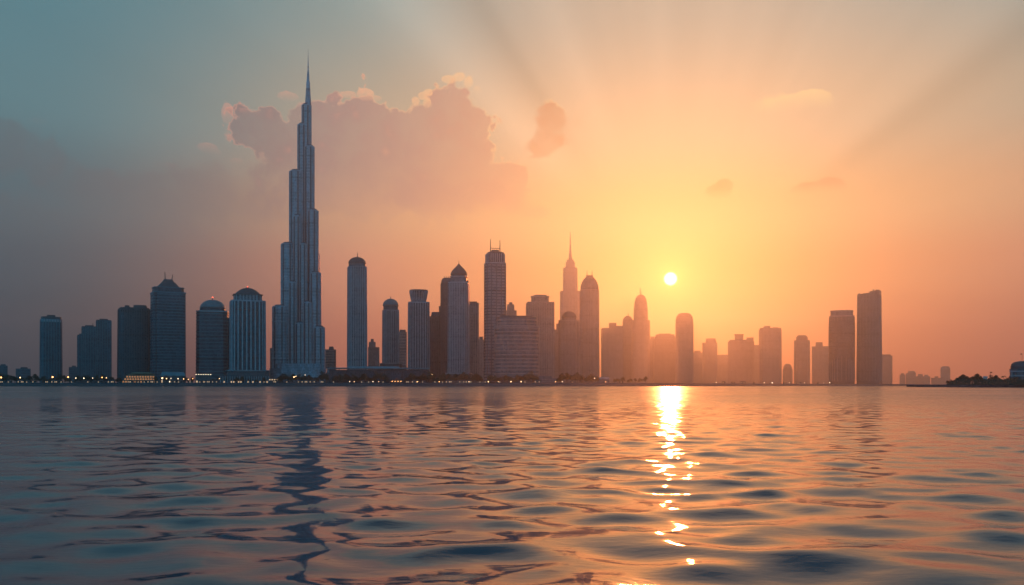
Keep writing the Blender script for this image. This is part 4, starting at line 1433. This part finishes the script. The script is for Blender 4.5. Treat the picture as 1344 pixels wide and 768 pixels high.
LM = {'o': lamp_meshes(ORANGE), 'w': lamp_meshes(WARM), 'c': lamp_meshes(COOL)}
MARKS = [(-50, 'left of the slim far-left tower'), (53, 'below the slim far-left tower'), (104, 'below the three-step tower'), (203, 'right of the golden pavilion'), (280, 'below the white-finned tower'),
         (365, 'at the foot of the tallest tower'), (440, "before the canopy hall's left half"), (530, 'right of the red tent'), (586, 'below the onion-domed tower'), (636, 'before the banded hotel'),
         (708, 'below the drum-roofed brown tower'), (760, 'below the bullet-shaped tower'), (900, 'on the shore right of the sun'), (1040, 'below the tall right-hand pair of towers')]
cnt = {}
TONE = {'o': 'orange', 'w': 'warm yellow', 'c': 'pale white'}
for (px, py, kd, r_) in LAMPS:
    if r_ <= 0:
        continue
    words = [w_ for x_, w_ in MARKS if x_ <= px][-1]
    cnt[(kd, words)] = cnt.get((kd, words), 0) + 1
    D = shore_D(px) + 28 + 3
    if py < 499:
        D += 6
    H_ = max(2.2, Zt(py, D) - GZ)
    o = thing('street_lamp', '%s %s street lamp from the left %s' % (ORD[cnt[(kd, words)] - 1], TONE[kd], words), 'street lamp', (X(px, D), D, GZ), 0, 'street lamps on the promenade')
    a = bpy.data.objects.new('pole', LM[kd][0]); COL.objects.link(a); a.parent = o; a.scale = (8, 8, H_)
    c = bpy.data.objects.new('globe', LM[kd][1]); COL.objects.link(c); c.parent = o; c.location = (0, 0, H_)
    rr_ = r_ * .95 * (D / 1730) ** .6
    c.scale = (rr_, rr_, rr_)

# kiosks: a few kinds, copied along the promenade
def kiosk(w, h, cols, roof_kind, lit):
    r_ = thing('waterfront_kiosk', 'x', 'kiosk', (0, 0, 0))
    MB().box(-w / 2, w / 2, -2.5, 2.5, 0, h).build('wall', KIOSK, r_)
    if roof_kind == 0:
        MB().box(-w / 2 - .8, w / 2 + .8, -3.8, 3, h, h + .4).build('roof', ROOF, r_)
    else:
        q_ = foot('rect', w + 1.6, 7)
        MB().loft([(q_, h), (scale(q_, .85, .1), h + 1.8)]).build('roof', ROOF, r_)
    for i in range(cols):
        x_ = -w / 2 + w * (i + .5) / cols
        hw = w / cols * .26
        MB().box(x_ - hw, x_ + hw, -2.56, -2.505, .9, h - 1.0).build('window', SHOP if lit[i] == '1' else UNLIT, r_)
    MB().box(-w / 2, w / 2, -3.4, -2.57, h - .55, h - .4).build('awning', ROOF, r_)
    return r_


KPX = [(4, 0), (13, 1), (28, 2), (37, 1), (44, 3), (63, 0), (72, 2), (80, 4), (96, 1), (116, 3), (131, 1), (146, 2),
       (172, 0), (181, 4), (190, 3), (198, 2), (208, 1), (228, 5), (236, 1), (250, 3), (264, 1), (272, 2), (283, 5), (346, 4), (362, 0), (378, 1), (392, 3), (400, 2), (411, 5), (424, 0), (437, 4),
       (476, 1), (484, 3), (502, 4), (536, 0), (545, 5), (556, 1), (571, 3), (580, 4), (589, 2), (607, 5), (615, 2), (630, 3), (638, 1), (655, 4), (690, 1), (706, 5), (750, 4), (815, 3), (950, 1), (962, 3), (975, 5), (990, 4), (1030, 3), (1050, 1), (1074, 4)]
KP = [kiosk(9, 3.6, 3, 0, '110'), kiosk(6.5, 3.2, 2, 1, '10'), kiosk(12, 3.8, 4, 1, '1011'), kiosk(9, 3.4, 3, 0, '010'), kiosk(6, 3.2, 2, 0, '01'), kiosk(13, 3.8, 5, 1, '10010')]
KDESC = ['brightly lit flat-roofed', 'small gabled half-lit', 'wide brightly lit gabled', 'flat-roofed dimly lit', 'small flat-roofed half-lit', 'wide dimly lit gabled']
first = [True] * len(KP)
cnt = {}
KM = MARKS[:3] + [(158, 'under the golden pavilion')] + MARKS[3:]
for i, (px, kd) in enumerate(KPX):
    words = [w_ for x_, w_ in KM if x_ <= px][-1]
    cnt[(kd, words)] = cnt.get((kd, words), 0) + 1
    o = KP[kd] if first[kd] else copy_tree(KP[kd])
    first[kd] = False
    D = shore_D(px) + 29 + (i * 7 % 3) * 2.1
    o.location = (X(px, D), D, GZ)
    tag(o, '%s %s kiosk from the left %s' % (ORD[cnt[(kd, words)] - 1], KDESC[kd], words), 'kiosk', 'lit kiosks along the promenade')

# ---------------------------------------------------------------- haze
HB = 11600
mb = MB()
mb.box(-HB, HB, -900, HB + 300, -2.2, 900)
hm = bpy.data.materials.new('haze_air')
hm.use_nodes = True
ht = hm.node_tree
ht.nodes.clear()
pv = ht.nodes.new('ShaderNodeVolumePrincipled')
pv.inputs['Color'].default_value = (0.86, 0.94, 1.0, 1)
pv.inputs['Density'].default_value = HAZE_DENSITY
pv.inputs['Anisotropy'].default_value = HAZE_ANISO
oo = ht.nodes.new('ShaderNodeOutputMaterial')
ht.links.new(pv.outputs[0], oo.inputs['Volume'])
hz = mb.build('haze', hm)
tag(hz, 'warm evening haze filling the air over the water and the city', 'haze', None, 'stuff')
